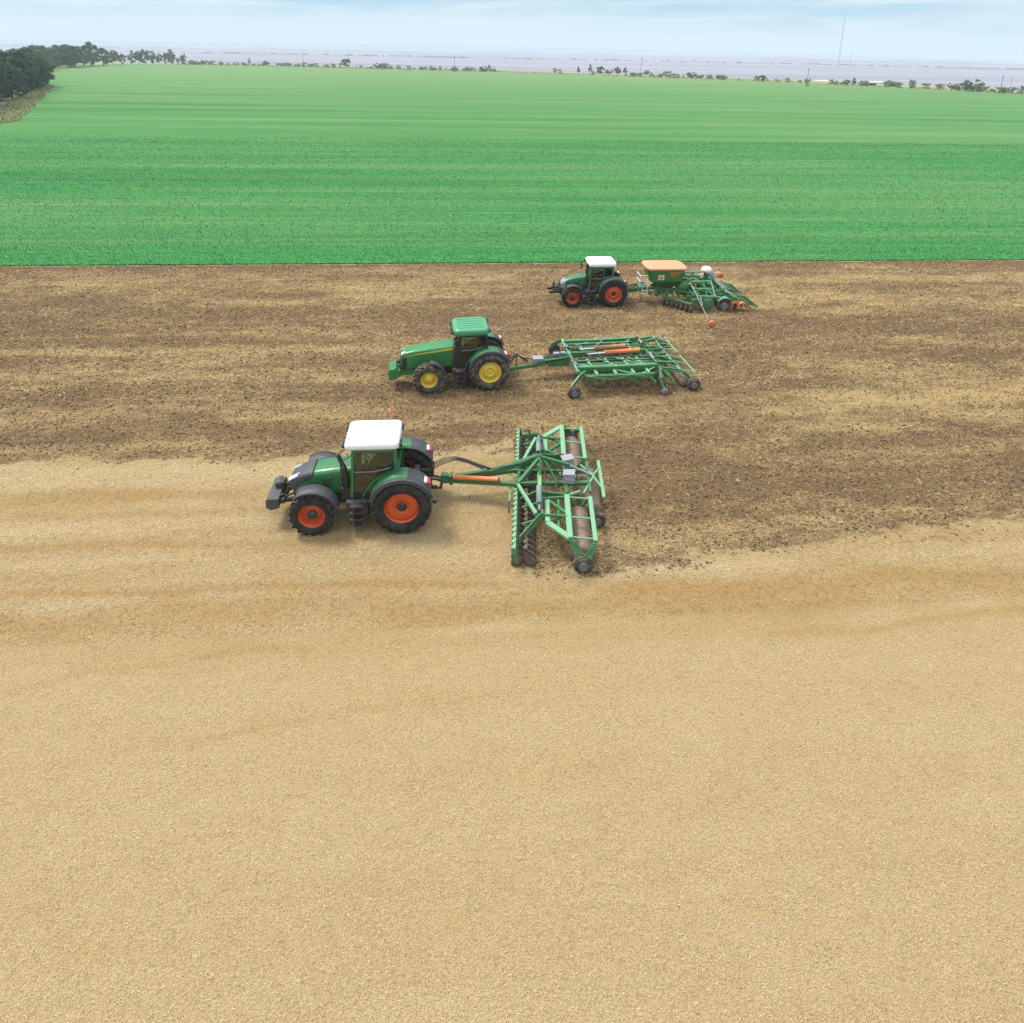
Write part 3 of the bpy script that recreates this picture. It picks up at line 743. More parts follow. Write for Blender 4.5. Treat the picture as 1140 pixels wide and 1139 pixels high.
M_POLE = paint('weathered_wood', (0.13, 0.11, 0.095), 0.8, 0.1)
M_STEEL = paint('galvanised_steel', (0.45, 0.46, 0.48), 0.6, 0.05)
POLES = [((-3.2, 525.6), 11.9, 'dark wooden power pole with crossarm rising from the scrub at the centre', 1.1),
         ((127.7, 473.9), 13.4, 'tallest dark wooden power pole, right of the clump of pointed shrubs', 1.0),
         ((202.5, 383.8), 10.0, 'wooden power pole left of the long pale roofs', 1.1),
         ((273.0, 324.1), 8.8, 'short dark wooden pole among the shrubs near the right edge', .8),
         ((-121.9, 552.8), 12.0, 'thin wooden power pole in the left part of the scrub strip', 1.6)]
for (x, y), h, lab, arm in POLES:
    o = thing('power_pole', lab, 'pole', (x, y, 0), 0.2, 'power poles along the scrub strip')
    m = MB(); m.tube([(0, 0, -.3), (0, 0, h)], [.17, .11], 8); m.build('pole', M_POLE, o)
    m = MB(); m.box((0, 0, h - .9), (2 * arm, .14, .16)); m.build('crossarm', M_POLE, o)
    for k in (-.85, 0, .85):
        m = MB(); m.lathe([(.0, 0), (.07, .02), (.05, .12), (.08, .2), (0, .26)], (k * arm, 0, h - .82 if k else h), 'z', 8); m.build('insulator', M_STEEL, o)
o = thing('white_post', 'thin pale post beside the short dark pole near the right edge', 'post', (277.6, 323.5, 0))
m = MB(); m.tube([(0, 0, 0), (0, 0, 8.4)], [.16, .1], 8); m.build('post', M_STEEL, o)
m = MB(); m.box((.1, 0, 8.3), (.5, .3, .25)); m.build('head', M_STEEL, o)

def mast(name, label, loc, h, w):
    o = thing(name, label, 'mast', loc)
    m = MB(); n = 26
    for k in range(3):
        a = k * 2.094
        m.tube([(math.cos(a) * w, math.sin(a) * w, 0), (math.cos(a) * w * .55, math.sin(a) * w * .55, h * .72)], w * .22, 5)
        for i in range(n):
            z0, z1 = h * .72 * i / n, h * .72 * (i + 1) / n; b = a + 2.094
            f0, f1 = 1 - .45 * i / n, 1 - .45 * (i + 1) / n
            m.tube([(math.cos(a) * w * f0, math.sin(a) * w * f0, z0), (math.cos(b) * w * f1, math.sin(b) * w * f1, z1)], w * .1, 4)
    m.build('lattice', M_STEEL, o)
    m = MB(); m.tube([(0, 0, h * .7), (0, 0, h)], [w * .4, w * .12], 6); m.build('antenna', M_STEEL, o)
    return o
mast('radio_mast', 'very tall thin lattice mast fading into the haze on the horizon', (773, 1350, -3), 138, .95)
mast('radio_mast', 'short thin mast in the haze just right of the very tall one', (797, 1350, -3), 36, .8)

M_PALE = paint('pale_sheet_roof', (0.66, 0.66, 0.66), 0.5, 0.05)
M_PWALL = paint('pale_shed_wall', (0.55, 0.55, 0.55), 0.7, 0.1)
for (xa, ya), (xb, yb), lab in [((277, 517), (291, 522), 'left of three long low white roofs on the plain behind the scrub'), ((293, 506), (307, 511), 'middle one of three long low white roofs behind the scrub'), ((312, 505), (331, 512), 'right and longest of three low white roofs behind the scrub')]:
    d = math.atan2(yb - ya, xb - xa); L = math.hypot(xb - xa, yb - ya)
    o = thing('long_shed', lab, 'shed', ((xa + xb) / 2, (ya + yb) / 2, -3), d, 'white roofs behind the scrub')
    m = MB(); m.box((0, 0, .35), (L * .9, 5, .7)); m.build('wall', M_PWALL, o)
    m = MB(); m.loft([[(x_, 2.9 * math.cos(q), 0.7 + .7 * math.sin(q)) for q in np.linspace(0, math.pi, 9)] for x_ in (-L * .45 - .2, L * .45 + .2)], False); m.build('roof', M_PALE, o)
# ------------------------------------------------------------------ machines: materials
M_GRN_A = paint('deep_green_paint', (0.008, 0.145, 0.040), 0.32, 0.16, coat=0.3)
M_GRN_B = paint('bright_green_paint', (0.005, 0.185, 0.042), 0.30, 0.14, coat=0.4)
M_GRN_C = paint('blue_green_paint', (0.012, 0.135, 0.055), 0.32, 0.18, coat=0.3)
M_GRN_I = paint('implement_green_paint', (0.011, 0.140, 0.040), 0.38, 0.22)
M_GRN_P = paint('painted_sky_sheen_green', (0.14, 0.37, 0.20), 0.38, 0.25)  # implement green made paler, sky reflection on beam tops put into the colour
M_GRN_R = paint('pale_green_roof', (0.045, 0.27, 0.12), 0.35, 0.10, coat=0.3)  # roof green, lighter and bluer than the body paint
M_GRN_D = paint('hopper_green_paint', (0.020, 0.165, 0.028), 0.4, 0.22)
M_GREY = paint('dark_grey_plastic', (0.043, 0.047, 0.060), 0.55, 0.12)
M_BLACK = paint('black_steel', (0.010, 0.011, 0.013), 0.5, 0.14)
M_WHITE = paint('white_roof_plastic', (0.80, 0.80, 0.80), 0.4, 0.04)
M_ORIM = paint('orange_red_rim', (0.60, 0.068, 0.008), 0.42, 0.10)
M_YRIM = paint('yellow_rim', (0.80, 0.56, 0.05), 0.42, 0.10)
M_YELL = paint('yellow_stripe', (0.75, 0.50, 0.05), 0.4, 0.05)
M_ORNG = paint('orange_paint', (0.70, 0.185, 0.045), 0.45, 0.16)
M_TAN = paint('tan_tarpaulin', (0.60, 0.275, 0.145), 0.8, 0.05)
M_RED = paint('red_lamp_lens', (0.55, 0.02, 0.015), 0.25, 0.03)
M_LENS = paint('clear_lamp_lens', (0.72, 0.74, 0.78), 0.15, 0.02)
M_CHROME = paint('chromed_rod', (0.55, 0.55, 0.56), 0.18, 0.02, metal=1.0)
M_LGREY = paint('light_grey_box_paint', (0.27, 0.27, 0.31), 0.5, 0.22)
M_HOSE = paint('grey_hose_rubber', (0.34, 0.34, 0.37), 0.55, 0.15)
M_BLUEG = paint('pale_bluish_cylinder_paint', (0.15, 0.24, 0.24), 0.4, 0.2)
M_ROLL = paint('earth_covered_roller', (0.21, 0.145, 0.112), 0.85, 0.5, (0.29, 0.215, 0.155))
M_DISC = paint('earthy_disc_steel', (0.085, 0.065, 0.058), 0.5, 0.55, (0.18, 0.13, 0.095), metal=0.3)
M_TINE = paint('rusty_tine_steel', (0.14, 0.085, 0.055), 0.6, 0.4)
M_SEAT = paint('dark_seat_cloth', (0.03, 0.032, 0.035), 0.9, 0.1)
M_WRIM = paint('light_wheel_centre', (0.20, 0.21, 0.225), 0.45, 0.2)
def tyre_mat(name, dust):
    t = NT(name)
    n = t.noise(4.0, 5, 0.7); n2 = t.noise(28, 3)
    f = t.math('MULTIPLY', t.math('SUBTRACT', t.math('ADD', n, t.math('MULTIPLY', n2, .5)), .62, True), dust, True)
    # dust sits on the lugs at the rim of the tread
    gc = t.n('ShaderNodeTexCoord'); sp = t.n('ShaderNodeSeparateXYZ'); t.l(gc.outputs['Generated'], sp.inputs[0])
    sq = lambda o: t.math('POWER', t.math('MULTIPLY', t.math('ABSOLUTE', t.math('SUBTRACT', o, .5)), 2.0), 2.0)
    rad = t.math('SQRT', t.math('ADD', sq(sp.outputs['X']), sq(sp.outputs['Z'])))
    lug = t.math('MULTIPLY', t.math('SUBTRACT', rad, 0.945), 40.0, True)
    f = t.math('ADD', f, t.math('MULTIPLY', lug, t.math('ADD', t.math('MULTIPLY', n2, .9), -.08)), True)
    t.base(t.mix(f, (0.011, 0.011, 0.012), (0.22, 0.175, 0.13))); t.set(Roughness=0.85, Specular_IOR_Level=0.25)
    return t.m
M_TYRE = tyre_mat('tyre_rubber', .7)
M_TYRE_D = tyre_mat('dusty_tyre_rubber', 2.6)
t = NT('tinted_cab_glass')
tr = t.n('ShaderNodeBsdfTransparent'); tr.inputs['Color'].default_value = (0.62, 0.74, 0.68, 1)
gl = t.n('ShaderNodeBsdfGlossy'); gl.inputs['Roughness'].default_value = 0.04
fr = t.n('ShaderNodeFresnel'); fr.inputs['IOR'].default_value = 1.5
mx = t.n('ShaderNodeMixShader'); t.l(t.math('ADD', fr.outputs[0], 0.03), mx.inputs[0]); t.l(tr.outputs[0], mx.inputs[1]); t.l(gl.outputs[0], mx.inputs[2])
t.l(mx.outputs[0], t.out.inputs['Surface']); M_GLASS = t.m

# ------------------------------------------------------------------ machine pieces
def part(name, parent, loc=(0, 0, 0)):
    o = bpy.data.objects.new(name, None); o.location = loc; o.empty_display_size = .1
    return put(o, parent)
def tyre_mb(R, W, rr, lugs, sgn=1, lug_h=.07, ribbed=False):
    m = MB(); h = W / 2; Rc = R - lug_h
    prof = [(rr * .97, -h * .80), (rr * 1.04, -h * .92), (rr + (R - rr) * .45, -h * 1.0), (Rc - .07, -h * .97), (Rc - .015, -h * .80), (Rc, -h * .4), (Rc + .005, 0),
            (Rc, h * .4), (Rc - .015, h * .80), (Rc - .07, h * .97), (rr + (R - rr) * .45, h * 1.0), (rr * 1.04, h * .92), (rr * .97, h * .80)]
    m.lathe(prof, (0, 0, 0), 'y', 48)
    if lugs:
        for side in (-1, 1):
            for i in range(lugs):
                a0 = 2 * math.pi * (i + (.5 if side > 0 else 0)) / lugs; da = 2 * math.pi / lugs * 1.25
                def P(a, r, y): return (r * math.cos(a), y, r * math.sin(a))
                up = (math.cos(a0 + da * .5), 0, math.sin(a0 + da * .5))
                m.bar(P(a0, R - .03, -side * W * .02), P(a0 + da * .75, R - .035, side * h * .80), R * .055, .075, up)
                m.bar(P(a0 + da * .75, R - .04, side * h * .78), P(a0 + da, R - .16, side * h * .99), R * .055, .07, up)
    elif ribbed:
        for y in (-.6, -.2, .2, .6): m.lathe([(Rc, y * h - h * .12), (R, y * h - h * .1), (R, y * h + h * .1), (Rc, y * h + h * .12)], (0, 0, 0), 'y', 40)
    return m
def rim_mb(rr, W, side, disc_in=.16, dish=True):
    """side +1: the outer face looks to +y"""
    h = W / 2; y = lambda v: v * side
    m = MB()
    m.lathe([(rr * .98, y(-h * .78)), (rr * .90, y(-h * .5)), (rr * .86, y(h * .25)), (rr * .93, y(h * .70)), (rr * 1.03, y(h * .90)), (rr * 1.05, y(h * .86)), (rr * .98, y(h * .68))], (0, 0, 0), 'y', 40)
    d = h * .9 - disc_in
    if dish: pr = [(rr * .90, y(d)), (rr * .62, y(d - .03)), (rr * .55, y(d + .05)), (rr * .30, y(d + .06)), (rr * .28, y(d + .02)), (0.0, y(d + .02))]
    else: pr = [(rr * .88, y(d)), (rr * .82, y(d + .02)), (rr * .30, y(d + .03)), (rr * .27, y(d - .06)), (0, y(d - .06))]
    m.lathe(pr, (0, 0, 0), 'y', 40)
    for i in range(10):
        a = i * .6283
        m.tube([(rr * .42 * math.cos(a), y(d + .03), rr * .42 * math.sin(a)), (rr * .42 * math.cos(a), y(d + .085), rr * .42 * math.sin(a))], .022, 6)
    return m
def add_wheel(root, x, yc, R, W, rr, lugs, side, m_rim, m_hub, m_tyre, disc_in=.16, hub_r=.13, hub_len=.10, dish=True, ribbed=False, lug_h=.07, name='wheel'):
    w_ = part(name, root, (x, yc, R - .02))
    tyre_mb(R, W, rr, lugs, side, lug_h, ribbed).build('tyre', m_tyre, w_)
    rim_mb(rr, W, side, disc_in, dish).build('rim', m_rim, w_)
    h = W / 2 * .9 - disc_in
    m = MB(); m.lathe([(hub_r * 1.15, side * (h - .02)), (hub_r, side * (h + hub_len * .7)), (hub_r * .8, side * (h + hub_len)), (hub_r * .3, side * (h + hub_len * 1.05)), (0, side * (h + hub_len * 1.05))], (0, 0, 0), 'y', 20)
    m.build('hub', m_hub, w_)
    return w_
def rrect(x, b, z0, z1, r=.12, n=4, tilt=0.0):
    """ring of a rounded box section in the y-z plane at x"""
    pts = []
    r = min(r, b * .95, (z1 - z0) * .45); rl = r * .4
    for cy, cz, a0, q in ((b - r, z1 - r, 0, r), (-b + r, z1 - r, 90, r), (-b + rl, z0 + rl, 180, rl), (b - rl, z0 + rl, 270, rl)):
        for k in range(n + 1):
            a = R_(a0 + 90 * k / n); pts.append((x + tilt * (cz + q * math.sin(a) - z1), cy + q * math.cos(a), cz + q * math.sin(a)))
    return pts
def arc_strip(m, c, R, th, y0, y1, a0, a1, n=18):
    """curved mudguard about an axle along y; angles from +x towards +z"""
    rings = []
    for i in range(n + 1):
        a = R_(a0 + (a1 - a0) * i / n); ca, sa = math.cos(a), math.sin(a)
        rings.append([(c[0] + r * ca, y, c[2] + r * sa) for r, y in ((R, y0), (R, y1), (R + th, y1), (R + th, y0))])
    m.loft(rings, True); return m
def glass_plate(root, name, pts, t=.012):
    return MB().plate(pts, t).build(name, M_GLASS, root)

def tractor(name, label, loc, rz, s):
    o = thing(name, label, 'tractor', loc, rz, None)
    RR, RW, FR, FW, WB = s['RR'], s['RW'], s['FR'], s['FW'], s['WB']
    yr, yf = s['yr'], s['yf']; mg = s['green']; mt = s['fender_trim']
    for sd_ in (1, -1):
        add_wheel(o, 0, sd_ * yr, RR, RW, s['Rrim'], 20, sd_, s['rim'], s['hub_r'], s['tyre'], .13, .15, .05, dish=s.get('dish', False), name='rear_wheel')
        add_wheel(o, WB, sd_ * yf, FR, FW, s['Frim'], 18, sd_, s['rim'], s['hub_f'], s['tyre'], .20, .17, .15, dish=True, name='front_wheel')
    # chassis: engine block, gearbox and axles
    m = MB(); m.box((WB * .52, 0, .88), (WB * 1.12, .56, .62)); m.box((WB + .45, 0, .95), (.7, .5, .4)); m.box((-.25, 0, .95), (.5, .6, .7))
    m.box((WB * .6, .34, .95), (.5, .1, .35)); m.box((WB * .75, -.36, .9), (.6, .12, .3))
    m.build('chassis', M_BLACK, o, .03)
    m = MB(); m.tube([(0, -yr - .1, RR), (0, yr + .1, RR)], .17, 12); m.box((0, 0, RR), (.55, .8, .5)); m.build('rear_axle', M_BLACK, o, .03)
    m = MB(); m.tube([(WB, -yf, FR), (WB, yf, FR)], .12, 12); m.box((WB, 0, FR), (.35, .5, .3)); m.build('front_axle', M_BLACK, o, .03)
    # bonnet
    st = s['hood']
    hd = MB(); hd.loft([rrect(*q) for q in st], True); hd.build('hood', mg, o)
    bx = [q[0] for q in st]; bb = [q[1] for q in st]
    side_b = lambda x: float(np.interp(x, bx, bb))
    if 'nose' in s:
        MB().loft([rrect(*q) for q in s['nose']], True).build('hood_nose', s['nose_mat'], o)
    for sd_ in (1, -1):
        m = MB()
        for k in range(s['vents']):
            x0 = s['vent_x'] - k * .015; z0 = s['vent_z'] - k * .095; L = .42 - .05 * k
            m.bar((x0, sd_ * (side_b(x0) + .002), z0), (x0 - L, sd_ * (side_b(x0 - L) + .002), z0 + .10), .015, .045)
        if s['vents']: m.build('side_vent', M_BLACK, o)
    gx0, gx1, gz0, gz1 = s['grille']
    m = MB()
    for sd_ in (1, -1): m.prism([(gx0, gz0), (gx1, gz0 + .04), (gx1 - .03, gz1 - .06), (gx0 + .02, gz1)], sd_ * (side_b(gx0) - .10), sd_ * (side_b((gx0 + gx1) / 2) + .012))
    xf = st[-1][0]
    for k in range(8): m.box((xf + .012, 0, st[-1][2] + .06 + k * (st[-1][3] - st[-1][2] - .14) / 7), (.03, st[-1][1] * 1.5, .03))
    m.build('grille', M_BLACK, o)
    for sd_ in (1, -1):
        x0, x1, z0, z1, yy = s['lamp']
        m = MB(); m.plate([(x0, sd_ * (yy + .03), z0), (x1, sd_ * yy, z1), (x1, sd_ * (yy - .12), z1 + .035), (x0, sd_ * (yy - .10), z0 + .045)], .035); m.build('headlight', M_LENS, o)
    if s.get('stripe'):
        for sd_ in (1, -1):
            P = s['stripe']; m = MB()
            m.loft([[(x, sd_ * (side_b(x) + e), z + w * q) for e, q in ((-.03, -1), (.008, -1), (.008, 1), (-.03, 1))] for x, z, w in P], False)
            m.build('stripe', M_YELL, o)
    # cab
    x0, x1, zb, zr, yb, yt = s['cab']            # rear, front, floor, roof underside, half widths at foot and top
    lerp = lambda z: yb + (yt - yb) * (z - zb) / (zr - zb)
    cab = part('cab', o)
    zs = s['sill']                                 # height of the glass over the mudguard at the rear
    m = MB()
    for sd_ in (1, -1):
        m.bar((x1 + .06, sd_ * yb, zb), (x1 - .04, sd_ * yt, zr), .085, .10); m.bar((x0 - .02, sd_ * lerp(zs), zs - .3), (x0 + .04, sd_ * yt, zr), .10, .13)
        m.bar((x1 - .04, sd_ * yt, zr - .04), (x0 + .04, sd_ * yt, zr - .04), .06, .09)
        if s.get('mid_post'): m.bar((x0 + .62, sd_ * lerp(zs), zs - .1), (x0 + .60, sd_ * yt, zr), .05, .05)
    m.bar((x1 - .04, -yt, zr - .04), (x1 - .04, yt, zr - .04), .08, .08); m.bar((x0 + .04, -yt, zr - .04), (x0 + .04, yt, zr - .04), .08, .08)
    m.bar((x1 + .06, -yb, zb), (x1 + .06, yb, zb), .08, .10); m.bar((x0 - .02, -yb, zs - .2), (x0 - .02, yb, zs - .2), .08, .10)
    m.build('frame', s['cab_frame'], cab)
    # body side between the glass and the mudguard, curved like the mudguard
    prof = s['door_curve']                         # (x, z) from the front foot up and back
    for sd_ in (1, -1):
        poly = [(x1 + .02, zb)] + prof + [(x0 + .0, zr - .05), (x1 - .06, zr - .05)]
        m = MB(); m.plate([(x, sd_ * lerp(z), z) for x, z in poly], .014); m.build('side_window', M_GLASS, cab)
        m = MB()
        m.loft([[(x, sd_ * (lerp(z) + .012), z), (x + .0, sd_ * (lerp(z) - .05), z), (x - .05, sd_ * (lerp(z) - .05), z - .10), (x - .05, sd_ * (lerp(z) + .02), z - .10)] for x, z in prof], False)
        m.build('door_trim', mg, cab)
        m = MB(); L_ = [(x, sd_ * (lerp(z) + .014), z) for x, z in [(x1 - .01, zb + .04)] + prof + [(x0 + .09, zr - .10), (x1 - .10, zr - .10), (x1 - .01, zb + .04)]]
        m.tube(L_, .022, 6, False); m.build('window_seal', M_BLACK, cab)
        m = MB(); zz = s['rail_z']; m.tube([(x1 - .05, sd_ * (lerp(zz) + .05), zz), (x0 + .75, sd_ * (lerp(zz) + .05), zz), (x0 + .2, sd_ * (lerp(zz + .12) + .05), zz + .14)], .014, 6); m.build('grab_rail', M_LGREY, cab)
    m = MB(); m.plate([(x1 + .055, -yb + .06, zb + .1), (x1 + .055, yb - .06, zb + .1), (x1 - .03, yt - .06, zr - .09), (x1 - .03, -yt + .06, zr - .09)], .014); m.build('windscreen', M_GLASS, cab)
    m = MB(); m.plate([(x0 - .01, -yb + .1, zs - .12), (x0 - .01, yb - .1, zs - .12), (x0 + .04, yt - .08, zr - .09), (x0 + .04, -yt + .08, zr - .09)], .014); m.build('rear_window', M_GLASS, cab)
    m = MB(); m.box(((x0 + x1) / 2, 0, zb), (x1 - x0, yb * 1.9, .06)); m.box((x0 + .15, 0, (zb + zs) / 2 - .1), (.35, yb * 1.9, zs - zb - .1)); m.build('floor', M_SEAT, cab)
    m = MB(); m.box((x0 + .55, 0, zb + .42), (.5, .5, .16)); m.box((x0 + .30, 0, zb + .85), (.14, .48, .8), Matrix.Rotation(R_(-8), 3, 'Y')); m.box((x0 + .25, 0, zb + 1.30), (.1, .28, .18)); m.box((x0 + .55, 0, zb + .2), (.35, .35, .3)); m.box((x0 + .7, -.34, zb + .62), (.55, .14, .10))
    m.build('seat', M_SEAT, cab, .04)
    m = MB(); cw = Vector((x1 - .42, 0, zb + .78))
    m.tube([cw + Vector((.10 * math.cos(a) , .2 * math.sin(a), .10 + .17 * math.cos(a))) for a in np.linspace(0, 6.283, 19)], .016, 6, False); m.tube([(x1 - .1, 0, zb + .1), (x1 - .25, 0, zb + .6), cw + Vector((.03, 0, .10))], .045, 8); m.box((x1 - .12, 0, zb + .35), (.2, .45, .5))
    m.build('steering_wheel', M_BLACK, cab)
    # roof
    rx0, rx1, ry, rz0, rz1 = s['roof']
    m = MB()
    ring = lambda z, g, gx=0: [(x, y, z) for x, y in rounded_rect(rx0 + g, rx1 - g - gx, -ry + g, ry - g, s['roof_r'])]
    def rounded_rect(xa, xb, ya, yb_, r):
        pts = []
        for cx, cy, a0 in ((xb - r, yb_ - r, 0), (xa + r, yb_ - r, 90), (xa + r, ya + r, 180), (xb - r, ya + r, 270)):
            for k in range(6): a = R_(a0 + 18 * k); pts.append((cx + r * math.cos(a), cy + r * math.sin(a)))
        return pts
    H = rz1 - rz0
    m.loft([ring(rz0, .05), ring(rz0 + H * .12, 0), ring(rz0 + H * .55, .015), ring(rz0 + H * .85, .035), ring(rz1 - H * .03, .09), ring(rz1, .17)], True)
    if s['roof_ribs']:
        for k in range(5): m.bar((rx0 + .25, (k - 2) * .27, rz1 - .005), (rx1 - .25, (k - 2) * .27, rz1 - .005), .09, .05)
    rf = m.build('roof', s['roof_mat'], cab)
    if s.get('hatch'):
        m = MB(); hx0, hx1, hy = s['hatch']
        m.loft([[(x, y, z) for x, y in rounded_rect(hx0 + g, hx1 - g, -hy + g, hy - g, .14)] for z, g in ((rz1 - .03, 0), (rz1 + .035, .01), (rz1 + .05, .04))], True); m.build('roof_hatch', s['roof_mat'], cab)
    for y in (-.62, -.42, .42, .62):
        m = MB(); m.box((rx1 + .03, y * ry / .84, rz0 + H * .35), (.09, .15, .10)); m.build('work_light', M_BLACK, cab, .015)
        m = MB(); m.box((rx0 - .02, y * ry / .84, rz0 + H * .4), (.08, .13, .09)); m.build('work_light', M_BLACK, cab, .015)
    if s.get('beacon'):
        bx_, by_ = s['beacon']; bc = part('beacon', cab)
        m = MB(); m.tube([(bx_, by_, rz1 - .1), (bx_, by_, rz1 + .30)], .018, 6); m.build('stalk', M_LGREY, bc)
        m = MB(); m.lathe([(.0, .29), (.06, .29), (.062, .38), (.045, .43), (0, .44)], (bx_, by_, rz1), 'z', 14); m.build('lens', M_ORNG, bc)
    for sd_ in (1, -1):
        mi = part('mirror', cab)
        m = MB(); m.tube([(x1 - .02, sd_ * yt, zr - .15), (x1 + .22, sd_ * (yt + .38), zr - .12), (x1 + .24, sd_ * (yt + .42), zr - .3)], .02, 6); m.build('mirror_arm', M_BLACK, mi)
        m = MB(); m.box((x1 + .24, sd_ * (yt + .44), zr - .52), (.07, .2, .42)); m.build('mirror_housing', M_BLACK, mi, .03)
    # mudguards
    for sd_ in (1, -1):
        a, b = sorted((sd_ * .58, sd_ * (yr + s.get('gw', .16))))
        rw_ = MB(); arc_strip(rw_, (0, 0, RR - .02), RR + .07, .05, a, b, 28, s['green_to'])
        fd = rw_.build('rear_fender', mg, o)
        m = MB(); c_, d_ = sorted((sd_ * (yr + s.get('gw', .16)), sd_ * (yr + RW * .5 - .02)))
        arc_strip(m, (0, 0, RR - .02), RR + .065, .05, c_, d_, 16, 152); arc_strip(m, (0, 0, RR - .02), RR + .065, .05, a, b, s['green_to'], 150)
        e_, f_ = sorted((sd_ * (yr + RW * .5 - .05), sd_ * (yr + RW * .5 - .02)))
        arc_strip(m, (0, 0, RR - .02), RR - .03, .11, e_, f_, 16, 152)
        m.build('fender_trim', mt, fd)
        # body plate between cab and mudguard
        m = MB(); yy = sd_ * .60
        m.prism([(x1 - .45, zb)] + [(x - .02, z - .06) for x, z in prof] + [(x0 - .12, zs - .1), (x0 - .15, RR + .2), (x1 - .6, RR - .1)], min(yy, yy + sd_ * .05), max(yy, yy + sd_ * .05)); m.build('cab_side_panel', mg, o)
        al = R_(138); tl = part('tail_light', o, ((RR + .16) * math.cos(al), sd_ * (yr - .02), RR + (RR + .14) * math.sin(al)))
        m = MB(); m.box((0, 0, 0), (.10, .30, .15), Matrix.Rotation(R_(-42), 3, 'Y')); m.build('red_lens', M_RED, tl, .02)
        m = MB(); m.box((.075, 0, .085), (.10, .30, .07), Matrix.Rotation(R_(-42), 3, 'Y')); m.build('white_lens', M_LENS, tl, .015)
        m = MB(); a, b = sorted((sd_ * (yf - FW * .45), sd_ * (yf + FW * .44))); f0, f1 = s['front_fender']
        arc_strip(m, (WB, 0, FR), FR + .045, .03, a, b, f0, f1, 14); e_, f_ = sorted((sd_ * (yf + FW * .44), sd_ * (yf + FW * .44 - .03)))
        arc_strip(m, (WB, 0, FR), FR + .01, .09, e_, f_, f0, f1, 14)
        m.bar((WB - .1, sd_ * .3, FR + .1), (WB - .25, sd_ * (yf - .1), FR * 1.9), .05, .05); m.build('front_fender', s['front_fender_mat'], o)
    # steps and tank between the wheels
    sx0, sx1 = s['steps']
    for sd_ in (1, -1):
        m = MB(); c_, d_ = sorted((sd_ * .42, sd_ * (yr + RW * .5 - .42))); m.box(((sx0 + sx1) / 2, (c_ + d_) / 2, .82), (sx1 - sx0, d_ - c_, .52)); m.build('fuel_tank' if sd_ > 0 else 'battery_box', s['tank_mat'], o, .05)
        m = MB(); y1 = sd_ * (yr + RW * .5 - .20)
        for k in range(4): m.box((sx0 + .36, y1 - sd_ * .02 * k, .34 + .24 * k), (.42, .26, .035))
        for k in (0, 1): m.bar((sx0 + .14 + .44 * k, y1, .30), (sx0 + .14 + .44 * k, y1 - sd_ * .1, 1.10), .03, .10)
        m.build('steps', M_BLACK, o)
    # exhaust and intake
    ex = part('exhaust', o); m = MB()
    pts, rad = s['exhaust']; m.tube(pts, rad, 12); m.build('stack', M_BLACK, ex)
    m = MB(); q = Vector(pts[0]); m.box(q + Vector((0, -.02, -.12)), (.34, .22, .5)); m.build('mount', M_BLACK, ex, .04)
    # rear linkage and hoses
    m = MB()
    for sd_ in (1, -1):
        m.bar((-.35, sd_ * .35, .62), (-1.15, sd_ * .42, .60), .07, .12); m.bar((-.3, sd_ * .32, 1.45), (-.85, sd_ * .40, 1.32), .09, .10); m.tube([(-.82, sd_ * .40, 1.34), (-.95, sd_ * .41, .66)], .04, 8)
    m.tube([(-.4, 0, 1.35), (-1.2, 0, 1.22)], .05, 8); m.box((-.55, 0, .55), (.6, .22, .10)); m.box((-.45, 0, 1.5), (.2, .7, .25))
    m.build('rear_linkage', M_BLACK, o, .01)
    # front linkage or weights
    s['front'](o, s)
    return o

def front_weight_linkage(o, s):
    x = s['WB'] + s['wx']; m = MB()
    for sd_ in (1, -1):
        m.bar((s['WB'] + .5, sd_ * .30, .85), (x + .1, sd_ * .38, .82), .10, .16); m.bar((x - .30, sd_ * .34, .86), (x - .22, sd_ * .34, 1.05), .08, .2)
        m.tube([(s['WB'] + .6, sd_ * .22, 1.1), (x - .25, sd_ * .32, .9)], .04, 8)
    m.bar((x - .30, -.5, .88), (x - .30, .5, .88), .16, .18)
    m.tube([(s['WB'] + .62, .05, 1.2), (x - .26, .05, 1.30)], .04, 8); m.bar((x - .24, .1, .85), (x - .24, .1, 1.42), .20, .10, (1, 0, 0)); m.bar((x - .24, -.12, .85), (x - .24, -.12, 1.35), .20, .10, (1, 0, 0))
    m.build('front_linkage', M_BLACK, o, .01)
    if s['weight']:
        w_ = part('front_weight', o); hw, zt = s['weight']
        m = MB(); m.loft([[(x + e, y, z) for e, z in ((-.20, zt - .36), (.10, zt - .44), (.24, zt - .34), (.24, zt - .05), (.18, zt), (-.20, zt))] for y in (-hw, -hw + .02, hw - .02, hw)], False); m.build('block', s['weight_mat'], w_, .03)
        m = MB(); m.lathe([(0, -.2), (.12, -.2), (.14, -.17), (.14, .17), (.12, .2), (0, .2)], (x - .06, -.20, zt + .10), 'y', 18); m.build('top_drum', M_GREY, w_)

